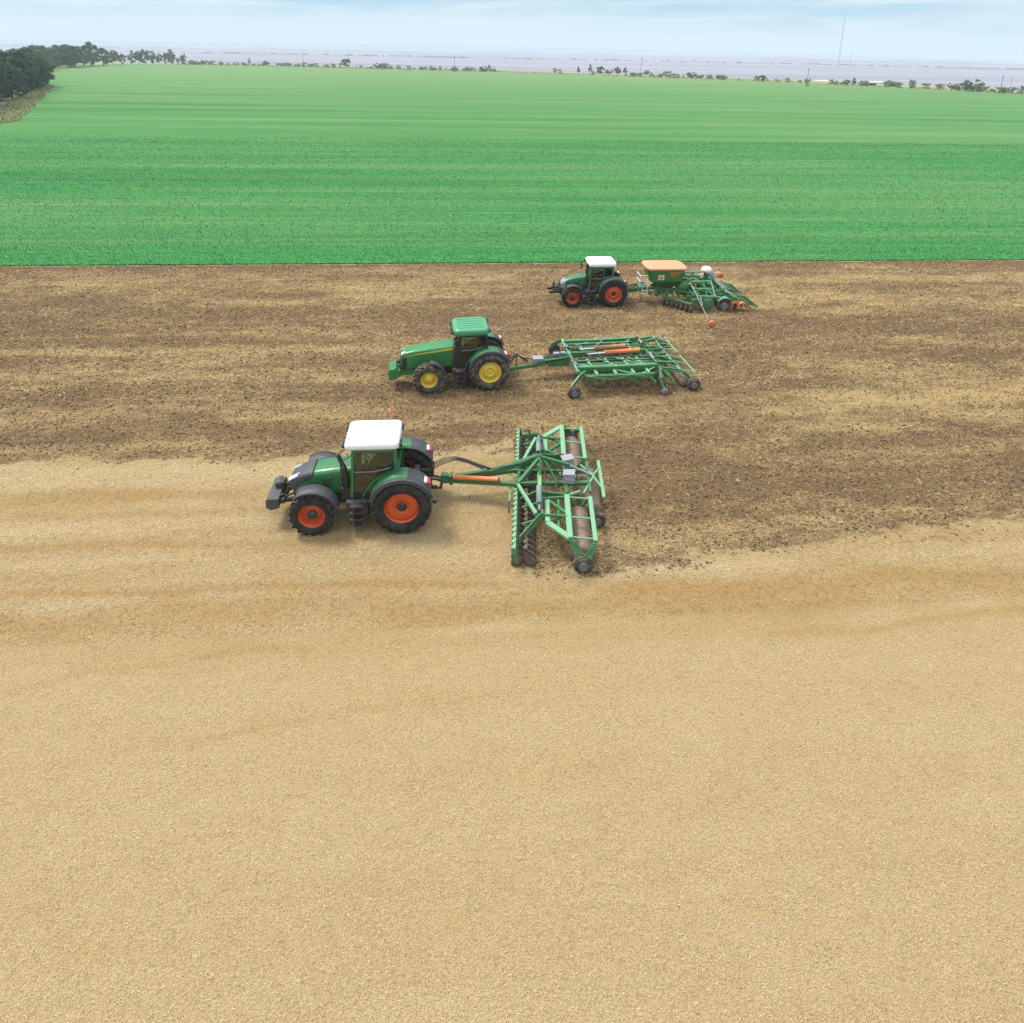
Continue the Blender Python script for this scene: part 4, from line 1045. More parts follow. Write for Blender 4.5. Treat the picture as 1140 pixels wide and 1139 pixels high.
def front_suitcase_weights(o, s):
    x = s['WB'] + s['wx']; m = MB()
    for sd_ in (1, -1): m.bar((s['WB'] + .4, sd_ * .26, .80), (x - .1, sd_ * .26, .78), .12, .30)
    m.box((x - .22, 0, .80), (.2, .9, .34)); m.build('weight_carrier', s['green'], o, .02)
    w_ = part('front_weights', o)
    for k in range(12):
        y = (k - 5.5) * .085
        m = MB(); m.prism([(x - .20, .98), (x - .20, .62), (x - .08, .52), (x + .22, .50), (x + .26, .58), (x + .26, .98), (x + .20, 1.06), (x - .02, 1.06), (x - .02, 1.13), (x - .12, 1.13)], y - .038, y + .038); m.build('weight', s['green'], w_, .008)
    m = MB(); m.tube([(x - .1, -.2, 1.0), (x - .25, -.1, 1.28), (x - .5, 0, 1.2)], .03, 8); m.box((x - .35, .2, 1.12), (.22, .16, .14)); m.box((x - .3, -.22, 1.12), (.2, .14, .12)); m.build('front_hydraulics', M_BLACK, o)

NEAR_T = dict(RR=1.03, RW=.71, FR=.80, FW=.60, WB=3.02, yr=.98, yf=.97, green=M_GRN_A, fender_trim=M_GREY, Rrim=.60, Frim=.46, rim=M_ORIM, hub_r=M_BLACK, hub_f=M_BLACK, tyre=M_TYRE,
    hood=[(1.70, .47, 1.10, 2.08, .17), (2.4, .46, 1.10, 2.03, .17), (2.98, .44, 1.08, 1.95, .16), (3.45, .40, 1.02, 1.74, .14), (3.72, .34, 1.00, 1.52, .12), (3.80, .28, 1.02, 1.42, .10)],
    nose=[(3.08, .452, 1.74, 1.965, .17), (3.30, .44, 1.60, 1.91, .16), (3.60, .41, 1.42, 1.81, .15), (3.82, .36, 1.20, 1.68, .13), (3.92, .28, 1.12, 1.54, .11)], nose_mat=M_GREY,
    vents=4, vent_x=2.78, vent_z=1.62, grille=(3.15, 3.45, 1.15, 1.50), lamp=(3.90, 3.56, 1.62, 1.78, .34),
    cab=(.18, 1.66, 1.18, 2.96, .78, .72), cab_frame=M_GRN_A, sill=2.22, door_curve=[(1.40, 1.20), (1.30, 1.45), (1.12, 1.72), (.85, 1.95), (.55, 2.10), (.20, 2.24)], rail_z=2.16,
    roof=(.06, 1.93, .80, 2.98, 3.24), roof_r=.20, roof_ribs=False, roof_mat=M_WHITE, hatch=(1.0, 1.82, .48), beacon=(.50, -.70),
    green_to=100, gw=.21, front_fender=(54, 172), front_fender_mat=M_GREY, steps=(1.18, 1.92), tank_mat=M_GREY,
    exhaust=([(1.93, .62, 1.35), (1.98, .66, 2.25), (2.02, .68, 2.45), (2.14, .68, 2.80)], [.12, .12, .07, .07]),
    front=front_weight_linkage, wx=1.42, weight=(.62, 1.06), weight_mat=M_GREY)
JD_T = dict(RR=1.0, RW=.62, FR=.76, FW=.50, WB=2.96, yr=.98, yf=.96, green=M_GRN_B, fender_trim=M_GREY, Rrim=.56, Frim=.42, rim=M_YRIM, hub_r=M_YRIM, hub_f=M_YRIM, tyre=M_TYRE_D, dish=True,
    hood=[(1.60, .48, 1.05, 2.14, .14), (2.4, .47, 1.05, 2.09, .14), (3.3, .44, 1.10, 1.99, .13), (3.9, .41, .98, 1.89, .12), (4.16, .38, .88, 1.80, .10), (4.27, .33, .90, 1.68, .09)],
    vents=0, vent_x=0, vent_z=0, grille=(3.93, 4.25, .95, 1.60), lamp=(4.24, 4.05, 1.74, 1.81, .30),
    stripe=[(4.05, 1.67, .012), (3.3, 1.80, .028), (2.4, 1.91, .04), (1.75, 1.98, .05)],
    cab=(.12, 1.46, 1.15, 2.80, .78, .74), cab_frame=M_BLACK, sill=2.05, door_curve=[(1.20, 1.18), (1.12, 1.40), (.98, 1.62), (.75, 1.83), (.48, 1.97), (.14, 2.06)], rail_z=2.02,
    roof=(-.02, 1.76, .88, 2.78, 3.10), roof_r=.30, roof_ribs=True, roof_mat=M_GRN_R,
    green_to=112, gw=.24, front_fender=(95, 165), front_fender_mat=M_GREY, steps=(1.12, 1.80), tank_mat=M_GREY,
    exhaust=([(1.58, .66, 1.20), (1.58, .68, 1.9), (1.58, .68, 2.62)], [.16, .16, .15]),
    front=front_suitcase_weights, wx=1.66)
FAR_T = dict(mid_post=True, RR=.93, RW=.58, FR=.70, FW=.48, WB=2.70, yr=.92, yf=.90, green=M_GRN_C, fender_trim=M_GREY, Rrim=.57, Frim=.42, rim=M_ORIM, hub_r=M_BLACK, hub_f=M_BLACK, tyre=M_TYRE, dish=True,
    hood=[(1.55, .42, 1.00, 1.92, .14), (2.2, .41, 1.0, 1.88, .14), (2.8, .38, .98, 1.74, .13), (3.15, .34, .95, 1.58, .12), (3.28, .28, .95, 1.46, .10)],
    nose=[(3.06, .36, 1.05, 1.63, .12), (3.22, .33, 1.02, 1.54, .11), (3.34, .27, 1.0, 1.42, .10)], nose_mat=M_LGREY,
    vents=3, vent_x=2.5, vent_z=1.45, grille=(2.85, 3.05, 1.05, 1.4), lamp=(3.30, 3.08, 1.40, 1.50, .27),
    cab=(.02, 1.52, 1.05, 2.66, .74, .70), cab_frame=M_GRN_C, sill=1.95, door_curve=[(1.30, 1.08), (1.20, 1.30), (1.04, 1.50), (.80, 1.70), (.50, 1.86), (.05, 1.96)], rail_z=1.85,
    roof=(-.20, 1.66, .82, 2.64, 2.92), roof_r=.22, roof_ribs=False, roof_mat=M_WHITE,
    green_to=92, front_fender=(62, 170), front_fender_mat=M_GREY, steps=(1.05, 1.80), tank_mat=M_GREY,
    exhaust=([(1.72, .5, 1.30), (1.72, .54, 2.0), (1.72, .55, 2.55)], [.08, .08, .06]),
    front=front_weight_linkage, wx=1.35, weight=None)
tractor('tractor', 'green tractor with white roof, dark grey nose and orange wheels, nearest the camera', (-1.98, 20.66, 0), R_(180.0), NEAR_T)
tractor('tractor', 'all green tractor with yellow wheels and yellow bonnet stripe, between the two white roofed ones', (1.38, 30.47, 0), R_(185.0), JD_T)
tractor('tractor', 'smaller green tractor with white roof and orange wheels pulling the seed drill, farthest away', (10.02, 41.15, 0), R_(180.3), FAR_T)
# ------------------------------------------------------------------ implements
def simple_wheel(root, loc, R, W, name='support_wheel', rim=None, sd_=1):
    w_ = part(name, root, loc)
    tyre_mb(R, W, R * .56, 0, 1, .02, True).build('tyre', M_TYRE_D, w_)
    rim_mb(R * .56, W, sd_, .05, True).build('rim', rim or M_WRIM, w_)
    return w_
def bars(root, name, mat, L, bevel=0):
    m = MB()
    for q in L: m.bar(*q)
    return m.build(name, mat, root)
def cylinder(root, a, b, r, mat, rod=.35, name='hydraulic_cylinder'):
    a, b = Vector(a), Vector(b); k = a.lerp(b, 1 - rod); c = part(name, root)
    d = (b - a).normalized()
    m = MB(); m.tube([a, a + d * .03, k - d * .05, k - d * .05, k], [r * 1.12, r, r, r * 1.18, r * 1.18], 12); m.build('barrel', mat, c)
    m = MB(); m.tube([k, b], r * .5, 8); m.build('rod', M_CHROME, c)
    m = MB()
    for q in (a, b): m.box(q, (.10, .10, .10))
    m.build('clevis', M_BLACK, c)
    return c
M_RUST = paint('faded_brown_orange_paint', (0.36, 0.15, 0.06), 0.55, 0.3)
DISC = MB()
DISC.lathe([(0, .045), (.07, .045), (.10, .03), (.17, .012), (.225, -.035), (.22, -.042), (.165, .002), (.09, .018), (0, .03)], (0, 0, 0), 'y', 18)
DISC_ME = DISC.mesh('disc', M_DISC)
RINGS = {}
def roller(root, x, y0, y1, r, step=.125, name='packer_roller'):
    """wedge ring packer roller with its rings as surface pattern"""
    prof = [(0, y0), (r * .8, y0)]; n = int(round((y1 - y0) / step)); st_ = (y1 - y0) / n
    for k in range(n):
        a = y0 + st_ * k; prof += [(r * .80, a + st_ * .15), (r, a + st_ * .42), (r, a + st_ * .58), (r * .80, a + st_ * .85)]
    prof += [(r * .8, y1), (0, y1)]
    m = MB(); m.lathe(prof, (x, 0, r - .03), 'y', 26); return m.build(name, M_ROLL, root)

# ---- the disc harrow behind the nearest tractor: local +x ahead, +y towards the camera
H = thing('disc_harrow', 'wide green folding disc harrow with triangular frames and brown packer rollers behind the nearest tractor', 'disc harrow', (3.86, 20.93, 0), R_(180 - 6.1))
bars(H, 'drawbar', M_GRN_I, [((4.45, .0, .74), (2.6, -.12, 1.02), .15, .20), ((2.6, -.12, 1.02), (.95, -.22, 1.62), .16, .24), ((4.4, .03, .66), (1.65, .36, .82), .13, .16), ((4.40, -.02, .62), (1.65, -.55, .80), .10, .14)])
m = MB(); m.box((4.46, 0, .74), (.26, .22, .34)); m.box((4.62, 0, .66), (.22, .12, .10)); m.box((4.2, 0, .72), (.14, .30, .36)); m.build('hitch_head', M_GRN_I, H, .012)
m = MB(); m.bar((4.56, .3, .52), (5.15, .40, .58), .05, .07); m.bar((4.56, -.3, .52), (5.15, -.40, .58), .05, .07); m.bar((4.56, -.35, .56), (4.56, .35, .56), .10, .10); m.build('hitch_crossbar', M_BLACK, H)
cylinder(H, (2.45, .33, .98), (4.15, .10, .86), .085, M_ORNG, .02)
m = MB(); m.tube([(2.75, -.12, 1.10), (3.35, -.06, 1.35), (3.85, -.03, 1.56), (4.05, -.02, 1.58)], .045, 8); m.build('hose_bracket', M_BLACK, H)
for k in range(4):
    y = -.09 + k * .06; m = MB(); m.tube([(3.0, y, 1.22), (3.6, y, 1.48), (4.05, y * 1.2, 1.58), (4.5, y * 2, 1.46), (4.95, y * 3, 1.12 + .03 * k), (5.3, y * 3, 1.16)], .018, 6); m.build('hose', M_BLACK, H)
bars(H, 'main_frame', M_GRN_I, [((1.70, .36, .86), (-.85, .36, .98), .14, .16), ((1.70, -.36, .86), (-.85, -.36, .98), .14, .16), ((1.70, -.62, .84), (1.70, .62, .84), .12, .14), ((0, -1.05, 1.0), (0, 1.05, 1.0), .14, .14), ((-.85, -.9, .98), (-.85, .9, .98), .10, .10)])
bars(H, 'cross_beam', M_GRN_P, [((.95, -2.35, 1.12), (.95, 2.35, 1.12), .15, .15)])
bars(H, 'headstock', M_GRN_I, [((1.70, .36, .90), (.95, -.16, 1.62), .14, .14), ((1.70, -.50, .90), (.95, -.26, 1.60), .12, .12), ((.93, .30, 1.1), (.93, -.1, 1.64), .10, .12), ((.93, -.6, 1.1), (.93, -.3, 1.64), .10, .12), ((.9, -.20, 1.62), (-.15, -.05, 1.42), .10, .12), ((.85, -.2, 1.6), (.3, .40, 1.0), .07, .07), ((.85, -.25, 1.6), (.3, -.5, 1.0), .07, .07)])
m = MB(); m.tube([(-.15, -.05, 1.42), (-1.0, 0, 1.06)], .04, 8); m.build('top_link', M_LGREY, H)
for sd_ in (1, -1):
    w_ = lambda L: [((a[0], sd_ * a[1], a[2]), (b[0], sd_ * b[1], b[2])) + tuple(q) for a, b, *q in L]
    bars(H, 'wing_brace', M_GRN_P, w_([((1.72, .48, .88), (1.08, 2.28, 1.08), .12, .12)]))
    mm = MB(); mm.plate([(1.62, sd_ * 3.05, .56), (1.62, sd_ * 3.0, .78), (.95, sd_ * 2.42, 1.25), (.85, sd_ * 2.36, 1.0)], .05); mm.build('wing_plate', M_GRN_I, H)
    cylinder(H, (.98, sd_ * 1.05, 1.24), (.98, sd_ * 2.3, 1.22), .10, M_BLUEG, .30)
    bars(H, 'wing_front_beam', M_GRN_P, w_([((.70, 1.38, 1.0), (.70, 2.58, 1.0), .17, .14)]))
    bars(H, 'wing_rear_beam', M_GRN_P, w_([((0, 1.18, 1.02), (0, 3.32, 1.02), .19, .15)]))
    bars(H, 'wing_strut', M_GRN_I, w_([((.70, 1.40, 1.0), (.02, 2.15, 1.02), .10, .10), ((.95, 2.32, 1.12), (.02, 2.32, 1.06), .06, .07), ((.70, 2.52, 1.0), (.02, 2.14, 1.0), .06, .06), ((.88, 1.15, 1.05), (.0, 1.16, 1.0), .06, .20), ((.30, 1.2, .98), (.35, 2.9, .92), .08, .08)]))
    bars(H, 'wing_outer_arm', M_GRN_P, w_([((.70, 2.58, 1.0), (0, 3.30, 1.03), .20, .10)]))
    bars(H, 'roller_frame', M_GRN_P, w_([((-.82, 1.15, .95), (-.82, 3.34, .95), .15, .13)]))
    bars(H, 'roller_cross_strip', M_LGREY if False else M_GRN_P, w_([((-.05, y_, 1.0), (-.78, y_, .96), .045, .05) for y_ in (1.22, 2.25, 3.22)]))
    bars(H, 'roller_side_arm', M_GRN_I, w_([((-.05, 1.16, .95), (-.4, 1.14, .35), .05, .12), ((-.78, 1.16, .92), (-.4, 1.14, .35), .05, .12)]))
    mm = MB(); mm.plate([(.02, sd_ * 3.40, 1.02), (-.16, sd_ * 3.42, 1.02), (-.48, sd_ * 3.58, .62), (-.70, sd_ * 3.42, .95), (-.86, sd_ * 3.42, .97), (-.70, sd_ * 3.60, .55), (-.36, sd_ * 3.62, .42), (-.14, sd_ * 3.55, .6)], .07); mm.build('wheel_bracket', M_GRN_I, H)
    simple_wheel(H, (-.44, sd_ * 3.58, .30), .32, .22, sd_=sd_)
    roller(H, -.42, 1.2 if sd_ > 0 else -3.22, 3.22 if sd_ > 0 else -1.2, .36, .2)
simple_wheel(H, (-1.10, 1.42, .27), .29, .20)
roller(H, -.90, -1.02, 1.02, .38, .2)
bars(H, 'rear_frame', M_GRN_P, [((-1.32, -1.08, .92), (-1.32, 1.08, .92), .12, .10), ((-1.0, 0, 1.05), (-1.32, .62, .95), .06, .06), ((-1.0, 0, 1.05), (-1.32, -.62, .95), .06, .06), ((-1.05, 0, 1.05), (-.62, .85, .90), .06, .06), ((-1.05, 0, 1.05), (-.62, -.85, .90), .06, .06)])
for y_, rz_ in ((-.52, .25), (.40, -.12)):
    b_ = part('control_box', H, (-.12, y_, 1.22)); b_.rotation_euler = (0.15, 0.1, rz_)
    m = MB(); m.box((0, 0, 0), (.40, .40, .34)); m.build('casing', M_LGREY, b_, .04)
    m = MB(); m.box((0, 0, .19), (.44, .44, .05)); m.box((.0, .215, .0), (.3, .03, .04)); m.build('lid', M_LGREY, b_, .015)
bars(H, 'rear_post', M_GRN_P, [((.35, .55, .5), (.35, .55, 1.15), .06, .06), ((.35, -.75, .5), (.35, -.75, 1.15), .06, .06), ((.2, .1, .6), (.2, .1, 1.2), .07, .07), ((-.35, .1, .55), (-.35, .1, 1.1), .1, .1), ((-.5, .75, .9), (-.1, 1.1, 1.0), .08, .1)])
for k, (y0_, y1_) in enumerate(((-.15, -2.2), (-.25, 2.2), (.1, .9), (-.3, -1.0), (0, 0))):
    m = MB(); m.tube([(2.7, -.1, 1.12), (1.6, -.15 + .03 * k, 1.45), (1.0, -.2, 1.72), (.8, y0_, 1.5), (.75, (y0_ + y1_) / 2, 1.22 + .04 * k), (.9 if abs(y1_) > 1.5 else 0, y1_, 1.25)], .02, 6); m.build('frame_hose', M_BLACK, H)
for sd_ in (1, -1):
    bars(H, 'disc_arm', M_GRN_I, [((1.55, sd_ * y_, .70), (.72, sd_ * (y_ - .05), .98), .07, .11) for y_ in (1.5, 2.35)] + [((1.45, sd_ * 2.9, .66), (.9, sd_ * 2.4, 1.05), .07, .10), ((1.6, sd_ * 1.0, .70), (.95, sd_ * 1.0, 1.08), .08, .10), ((.95, sd_ * 1.5, 1.1), (.0, sd_ * 1.22, 1.0), .07, .09), ((.35, sd_ * 1.25, .95), (.0, sd_ * 2.9, .95), .05, .06)])
m = MB(); m.bar((2.02, -1.1, .62), (2.02, 1.1, .62), .05, .05); m.build('depth_bar', M_GRN_P, H)
for sd_ in (1, -1):
    m = MB(); m.bar((2.02, sd_ * 1.1, .66), (2.02, sd_ * 1.42, .42), .07, .10); m.build('depth_skid', M_BLACK, H)
for xi, (xr, tl) in enumerate(((1.66, 17), (1.28, -17))):
    g_ = part('disc_gang', H)
    m = MB(); m.bar((xr + .12, -3.5, .66), (xr + .12, 3.5, .66), .10, .10)
    nd = 27
    for k in range(nd):
        y = -3.45 + 6.9 * k / (nd - 1)
        m.bar((xr + .14, y, .68), (xr + .10, y + .05, .42), .035, .09); m.bar((xr + .10, y + .05, .44), (xr, y + .02, .24), .03, .07)
        m.box((xr + .16, y, .72), (.10, .11, .05))
    m.build('gang_beam', M_GRN_P if xi == 0 else M_DISC, g_)
    for k in range(nd):
        y = -3.45 + 6.9 * k / (nd - 1)
        d_ = bpy.data.objects.new('disc', DISC_ME); d_.location = (xr, y, .16); d_.rotation_euler = (0.06, 0.3 * k, R_(tl)); put(d_, g_)
    for sd_ in (1, -1):
        m = MB(); m.plate([(xr + .2, sd_ * 3.62, .72), (xr + .02, sd_ * 3.63, .60), (xr - .06, sd_ * 3.64, .30), (xr + .05, sd_ * 3.64, .22), (xr + .18, sd_ * 3.63, .4)], .02); m.build('side_guard', M_DISC if xi else M_GRN_I, g_)

# ---- the cultivator behind the middle tractor
K = thing('cultivator', 'long green cultivator of beams and tines with orange cylinders, pulled by the yellow wheeled tractor', 'cultivator', (8.4, 30.95, 0), R_(183.6))
bars(K, 'tongue', M_GRN_I, [((6.0, .30, .62), (4.6, .16, .72), .14, .18), ((4.7, .16, .74), (2.9, 0, 1.02), .26, .26)])
m = MB(); m.plate([(4.55, -.22, .92), (4.55, .26, .92), (2.9, .42, 1.16), (2.9, -.40, 1.16)], .05); m.plate([(4.0, .24, .85), (2.9, .42, 1.12), (2.9, .40, .72), (3.9, .22, .60)], .04); m.build('tongue_box', M_GRN_I, K)
m = MB(); m.box((4.45, .05, .98), (.55, .42, .22)); m.box((3.5, .05, 1.24), (.30, .2, .12)); m.box((3.15, .05, 1.26), (.22, .2, .12)); m.build('valve_block', M_LGREY, K, .02)
m = MB(); m.tube([(6.0, .3, .9), (5.55, .2, 1.35), (5.0, .2, .95)], .05, 8); m.bar((5.6, .2, .7), (5.55, .2, 1.4), .08, .05); m.build('hose_stand', M_BLACK, K)
for k in range(3):
    m = MB(); m.tube([(4.6, .05 + .06 * k, 1.05), (5.2, .12 + .06 * k, 1.05 + .06 * k), (5.55, .15 + .06 * k, 1.38), (6.1, .18 + .08 * k, 1.1), (6.5, .2 + .1 * k, 1.2)], .018, 6); m.build('hose', M_BLACK, K)
bars(K, 'front_beam', M_GRN_P, [((2.75, -2.0, 1.02), (2.75, 1.75, 1.02), .13, .14)])
bars(K, 'main_frame', M_GRN_I, [((2.8, .36, .98), (-1.4, .36, .98), .15, .20), ((2.8, -.36, .98), (-1.4, -.36, .98), .15, .20), ((1.2, -.4, .98), (1.2, .4, .98), .12, .14), ((-.9, -.6, 1.0), (-.9, .6, 1.0), .16, .2), ((-1.4, -2.0, .98), (-1.4, 2.0, .98), .15, .16)])
for sd_ in (1, -1):
    w_ = lambda L: [((a[0], sd_ * a[1], a[2]), (b[0], sd_ * b[1], b[2])) + tuple(q) for a, b, *q in L]
    bars(K, 'wing_beam', M_GRN_I, w_([((2.75, 1.55, 1.04), (-1.35, 1.60, 1.04), .13, .28), ((2.45, 2.08, .86), (-1.0, 2.12, .86), .12, .24), ((2.75, .98, .98), (-1.35, .98, .98), .11, .14)]))
    bars(K, 'wing_cross_beam', M_GRN_P, w_([((x_, .40, 1.0), (x_ - .15, 2.06, .96), .13, .12) for x_ in (2.0, 1.05, .15, -.6)]))
    bars(K, 'wing_brace', M_GRN_P, w_([((2.6, 1.0, 1.05), (1.3, 1.55, 1.08), .05, .05), ((.95, 1.60, 1.0), (-.25, 2.12, .92), .06, .06), ((-.25, 2.12, .92), (-1.2, 1.62, 1.05), .06, .06), ((.5, .45, 1.05), (-.8, 1.5, 1.08), .06, .06)]))
    bars(K, 'wheel_arm', M_GRN_I, w_([((2.4, 1.70, 1.0), (2.75, 2.1, .98), .12, .16), ((2.75, 2.1, .98), (3.25, 2.42, .55), .10, .18)]))
    simple_wheel(K, (3.08, sd_ * 2.42, .30), .32, .23, sd_=sd_)
    bars(K, 'front_post', M_LGREY, w_([((2.85, .85, .65), (2.85, .85, 1.2), .07, .07), ((2.62, .75, .65), (2.62, .75, 1.22), .07, .07)]))
    cylinder(K, (-.85, .14, 1.28) if sd_ > 0 else (-.3, -.52, 1.22), (1.9, .10, 1.14) if sd_ > 0 else (2.2, -.46, 1.16), .125, M_ORNG if sd_ > 0 else M_RUST, .33)
    cylinder(K, (2.7, sd_ * .75, 1.15), (2.7, sd_ * 1.5, 1.12), .05, M_BLUEG, .4)
    cylinder(K, (-1.25, sd_ * .55, 1.30), (-1.30, sd_ * 1.55, 1.2), .06, M_LGREY, .4)
    # rear: levelling discs, roller arms, roller
    bars(K, 'levelling_arm', M_GRN_I, w_([((-1.35, 1.9, .98), (-1.25, 2.35, .75), .12, .16), ((-1.2, 2.25, .80), (-1.35, 2.55, .32), .10, .16), ((-1.35, 1.3, .95), (-1.85, 1.75, .55), .10, .2), ((-1.7, 1.4, .8), (-2.0, 1.9, .45), .09, .14)]))
    bars(K, 'roller_arm', M_GRN_I, w_([((-1.3, 1.2, 1.08), (-2.2, 1.4, 1.1), .12, .16), ((-2.2, 1.4, 1.1), (-2.9, 2.15, .58), .10, .18), ((-1.4, .6, 1.0), (-2.3, .6, .95), .12, .28), ((-2.2, .55, 1.0), (-2.85, .75, .95), .08, .1)]))
    bars(K, 'roller_frame', M_GRN_P, w_([((-2.25, .3, 1.05), (-2.35, 2.0, 1.0), .08, .08), ((-3.05, .2, .88), (-3.1, 2.1, .86), .07, .07), ((-2.3, 1.1, 1.05), (-3.05, 1.15, .88), .05, .05), ((-2.3, 1.95, 1.0), (-3.05, 2.0, .86), .05, .05), ((-2.3, .4, 1.05), (-3.05, .4, .88), .05, .05)]))
    roller(K, -2.72, .08 if sd_ > 0 else -1.95, 1.95 if sd_ > 0 else -.08, .28)
    simple_wheel(K, (-3.02, sd_ * 2.22, .31), .33, .23, sd_=sd_)
    g_ = part('levelling_discs', K)
    for k in range(5):
        d_ = bpy.data.objects.new('disc', DISC_ME); d_.location = (-1.55, sd_ * (.45 + .5 * k), .18); d_.rotation_euler = (.05, k, R_(16 * sd_)); put(d_, g_)
    m = MB(); m.lathe([(0, -.03), (.15, -.03), (.17, .0), (.15, .03), (0, .03)], (-1.4, sd_ * 2.62, .20), 'y', 16); m.build('edge_disc', M_WRIM, K)
for sd_ in (1, -1):
    w_ = lambda L: [((a[0], sd_ * a[1], a[2]), (b[0], sd_ * b[1], b[2])) + tuple(q) for a, b, *q in L]
    bars(K, 'lower_beam', M_GRN_I, w_([((2.5, .70, .82), (-1.2, .70, .82), .08, .26), ((2.4, 1.30, .82), (-1.2, 1.32, .82), .08, .26), ((2.3, 1.85, .78), (-1.1, 1.88, .78), .07, .22)]))
    bars(K, 'upper_rail', M_GRN_P, w_([((2.6, .66, 1.08), (-1.2, .72, 1.06), .05, .05), ((2.6, 1.28, 1.10), (-1.3, 1.30, 1.08), .05, .05), ((1.6, .4, 1.1), (.6, 1.6, 1.12), .05, .05), ((.0, .4, 1.1), (-.9, 1.6, 1.1), .05, .05)]))
    bars(K, 'tine_carrier', M_GRN_I, w_([((1.85, .2, .80), (1.75, 2.1, .78), .09, .12), ((.95, .2, .80), (.85, 2.1, .78), .09, .12), ((.1, .2, .80), (.0, 2.1, .78), .09, .12), ((-.8, .2, .80), (-.9, 2.1, .78), .09, .12), ((2.3, .2, .80), (2.2, 2.05, .78), .09, .12), ((1.4, .2, .80), (1.3, 2.1, .78), .09, .12), ((.5, .2, .80), (.4, 2.1, .78), .09, .12), ((-.3, .2, .80), (-.4, 2.1, .78), .09, .12)]))
    bars(K, 'side_truss', M_GRN_P, w_([((2.4, 2.14, .98), (1.2, 2.14, .76), .035, .05), ((1.2, 2.14, .76), (.2, 2.16, .98), .035, .05), ((.2, 2.16, .98), (-.9, 2.16, .78), .035, .05), ((2.7, 1.55, 1.2), (.9, 1.56, 1.17), .05, .04), ((.9, 1.56, 1.17), (-1.3, 1.60, 1.2), .05, .04)]))
    bars(K, 'outer_leg', M_GRN_I, w_([((.3, 2.14, .82), (-.25, 2.2, .50), .10, .14), ((-.7, 2.12, .85), (-1.0, 2.35, .55), .10, .14), ((2.3, 2.08, .86), (2.75, 1.6, 1.02), .1, .14)]))
    bars(K, 'rear_truss', M_GRN_I, w_([((-1.45, .25, 1.05), (-2.25, .3, 1.08), .09, .12), ((-1.45, 1.7, 1.02), (-2.3, 1.95, 1.0), .09, .12), ((-1.5, .9, 1.1), (-2.2, 1.8, 1.05), .06, .06), ((-1.6, 1.9, 1.0), (-2.6, 2.1, .9), .05, .05), ((-1.5, .3, 1.15), (-2.3, 1.1, 1.08), .05, .05), ((-1.5, 1.95, .95), (-1.9, 2.3, .60), .10, .14)]))
for k, y_ in enumerate((-.9, -.5, .25, .6, .95)):
    m = MB(); m.tube([(4.3, .05, 1.05), (3.2, y_ * .3, 1.25), (2.6, y_, 1.18), (.6, y_ * 1.1, 1.14 + .03 * k), (-1.0, y_ * 1.2, 1.2), (-1.4, y_ * 1.4, 1.05)], .02, 6); m.build('frame_hose', M_BLACK, K)
bars(K, 'rear_rail', M_LGREY, [((-2.5, -1.6, 1.0), (-2.5, -1.6, 1.35), .04, .04), ((-2.5, -.9, 1.0), (-2.5, -.9, 1.32), .04, .04), ((-2.5, -1.6, 1.33), (-2.5, -.9, 1.31), .035, .035), ((-3.05, -1.8, .9), (-3.2, -1.9, 1.25), .035, .035)])
for i, x_ in enumerate((2.2, 1.35, .5, -.3)):
    for k in range(8):
        y = -2.0 + .56 * k + (.2 if i % 2 else 0) - .1
        m = MB(); m.tube([(x_, y, .92), (x_ - .16, y, .80), (x_ - .24, y, .60), (x_ - .16, y, .30), (x_ + .02, y, .06), (x_ + .12, y, -.05)], [.045, .05, .05, .045, .055, .035], 6); m.build('tine', M_TINE, K)

# ---- the seed drill behind the far tractor
D = thing('seed_drill', 'green trailed seed drill with tan covered hopper, white topped seed tower and orange marker discs', 'seed drill', (14.5, 41.15, 0), R_(180.3))
bars(D, 'drawbar', M_GRN_I, [((3.6, .0, .66), (1.4, .0, .95), .16, .2), ((3.3, .02, .85), (2.2, .35, 1.1), .08, .1), ((3.3, -.02, .85), (2.2, -.35, 1.1), .08, .1)])
m = MB(); m.tube([(4.0, -.1, 1.1), (3.4, -.1, 1.0), (2.6, -.1, 1.2), (2.2, 0, 1.3)], .06, 8); m.build('hose', M_BLACK, D)
hp = part('hopper', D)
m = MB()
def hopper_ring(x0, x1, y, z, c=.22): return [(x1 - c, y, z), (x0 + c, y, z), (x0, y - c * 1.6, z), (x0, -y + c * 1.6, z), (x0 + c, -y, z), (x1 - c, -y, z), (x1, -y + c * 1.6, z), (x1, y - c * 1.6, z)]
m.loft([hopper_ring(.2, 1.3, .25, 1.02, .1), hopper_ring(-.28, 2.0, .80, 1.62), hopper_ring(-.36, 2.18, .90, 2.46)], False); m.build('tank', M_GRN_D, hp, .02)
m = MB(); m.loft([hopper_ring(-.43, 2.30, .95, 2.44), hopper_ring(-.43, 2.30, .95, 2.54), hopper_ring(-.18, 2.0, .55, 2.61), hopper_ring(.05, 1.8, .22, 2.63, .08)], False); m.build('tarpaulin', M_TAN, hp)
t = NT('hopper_badge'); t.base((0.72, 0.55, 0.48)); t.set(Roughness=.5)
yb_ = lambda z: .80 + (.90 - .80) * (z - 1.62) / .84 + .008
m = MB(); m.plate([(1.52, yb_(1.75), 1.75), (1.12, yb_(1.75), 1.75), (1.12, yb_(2.1), 2.1), (1.52, yb_(2.1), 2.1)], .012); m.build('badge', t.m, hp)
m = MB(); m.plate([(1.44, yb_(1.80) + .01, 1.80), (1.24, yb_(1.80) + .01, 1.80), (1.20, yb_(1.95) + .01, 1.95), (1.36, yb_(2.03) + .01, 2.03), (1.42, yb_(1.95) + .01, 1.95)], .008); m.build('badge_emblem', M_ORNG, hp)
m = MB()
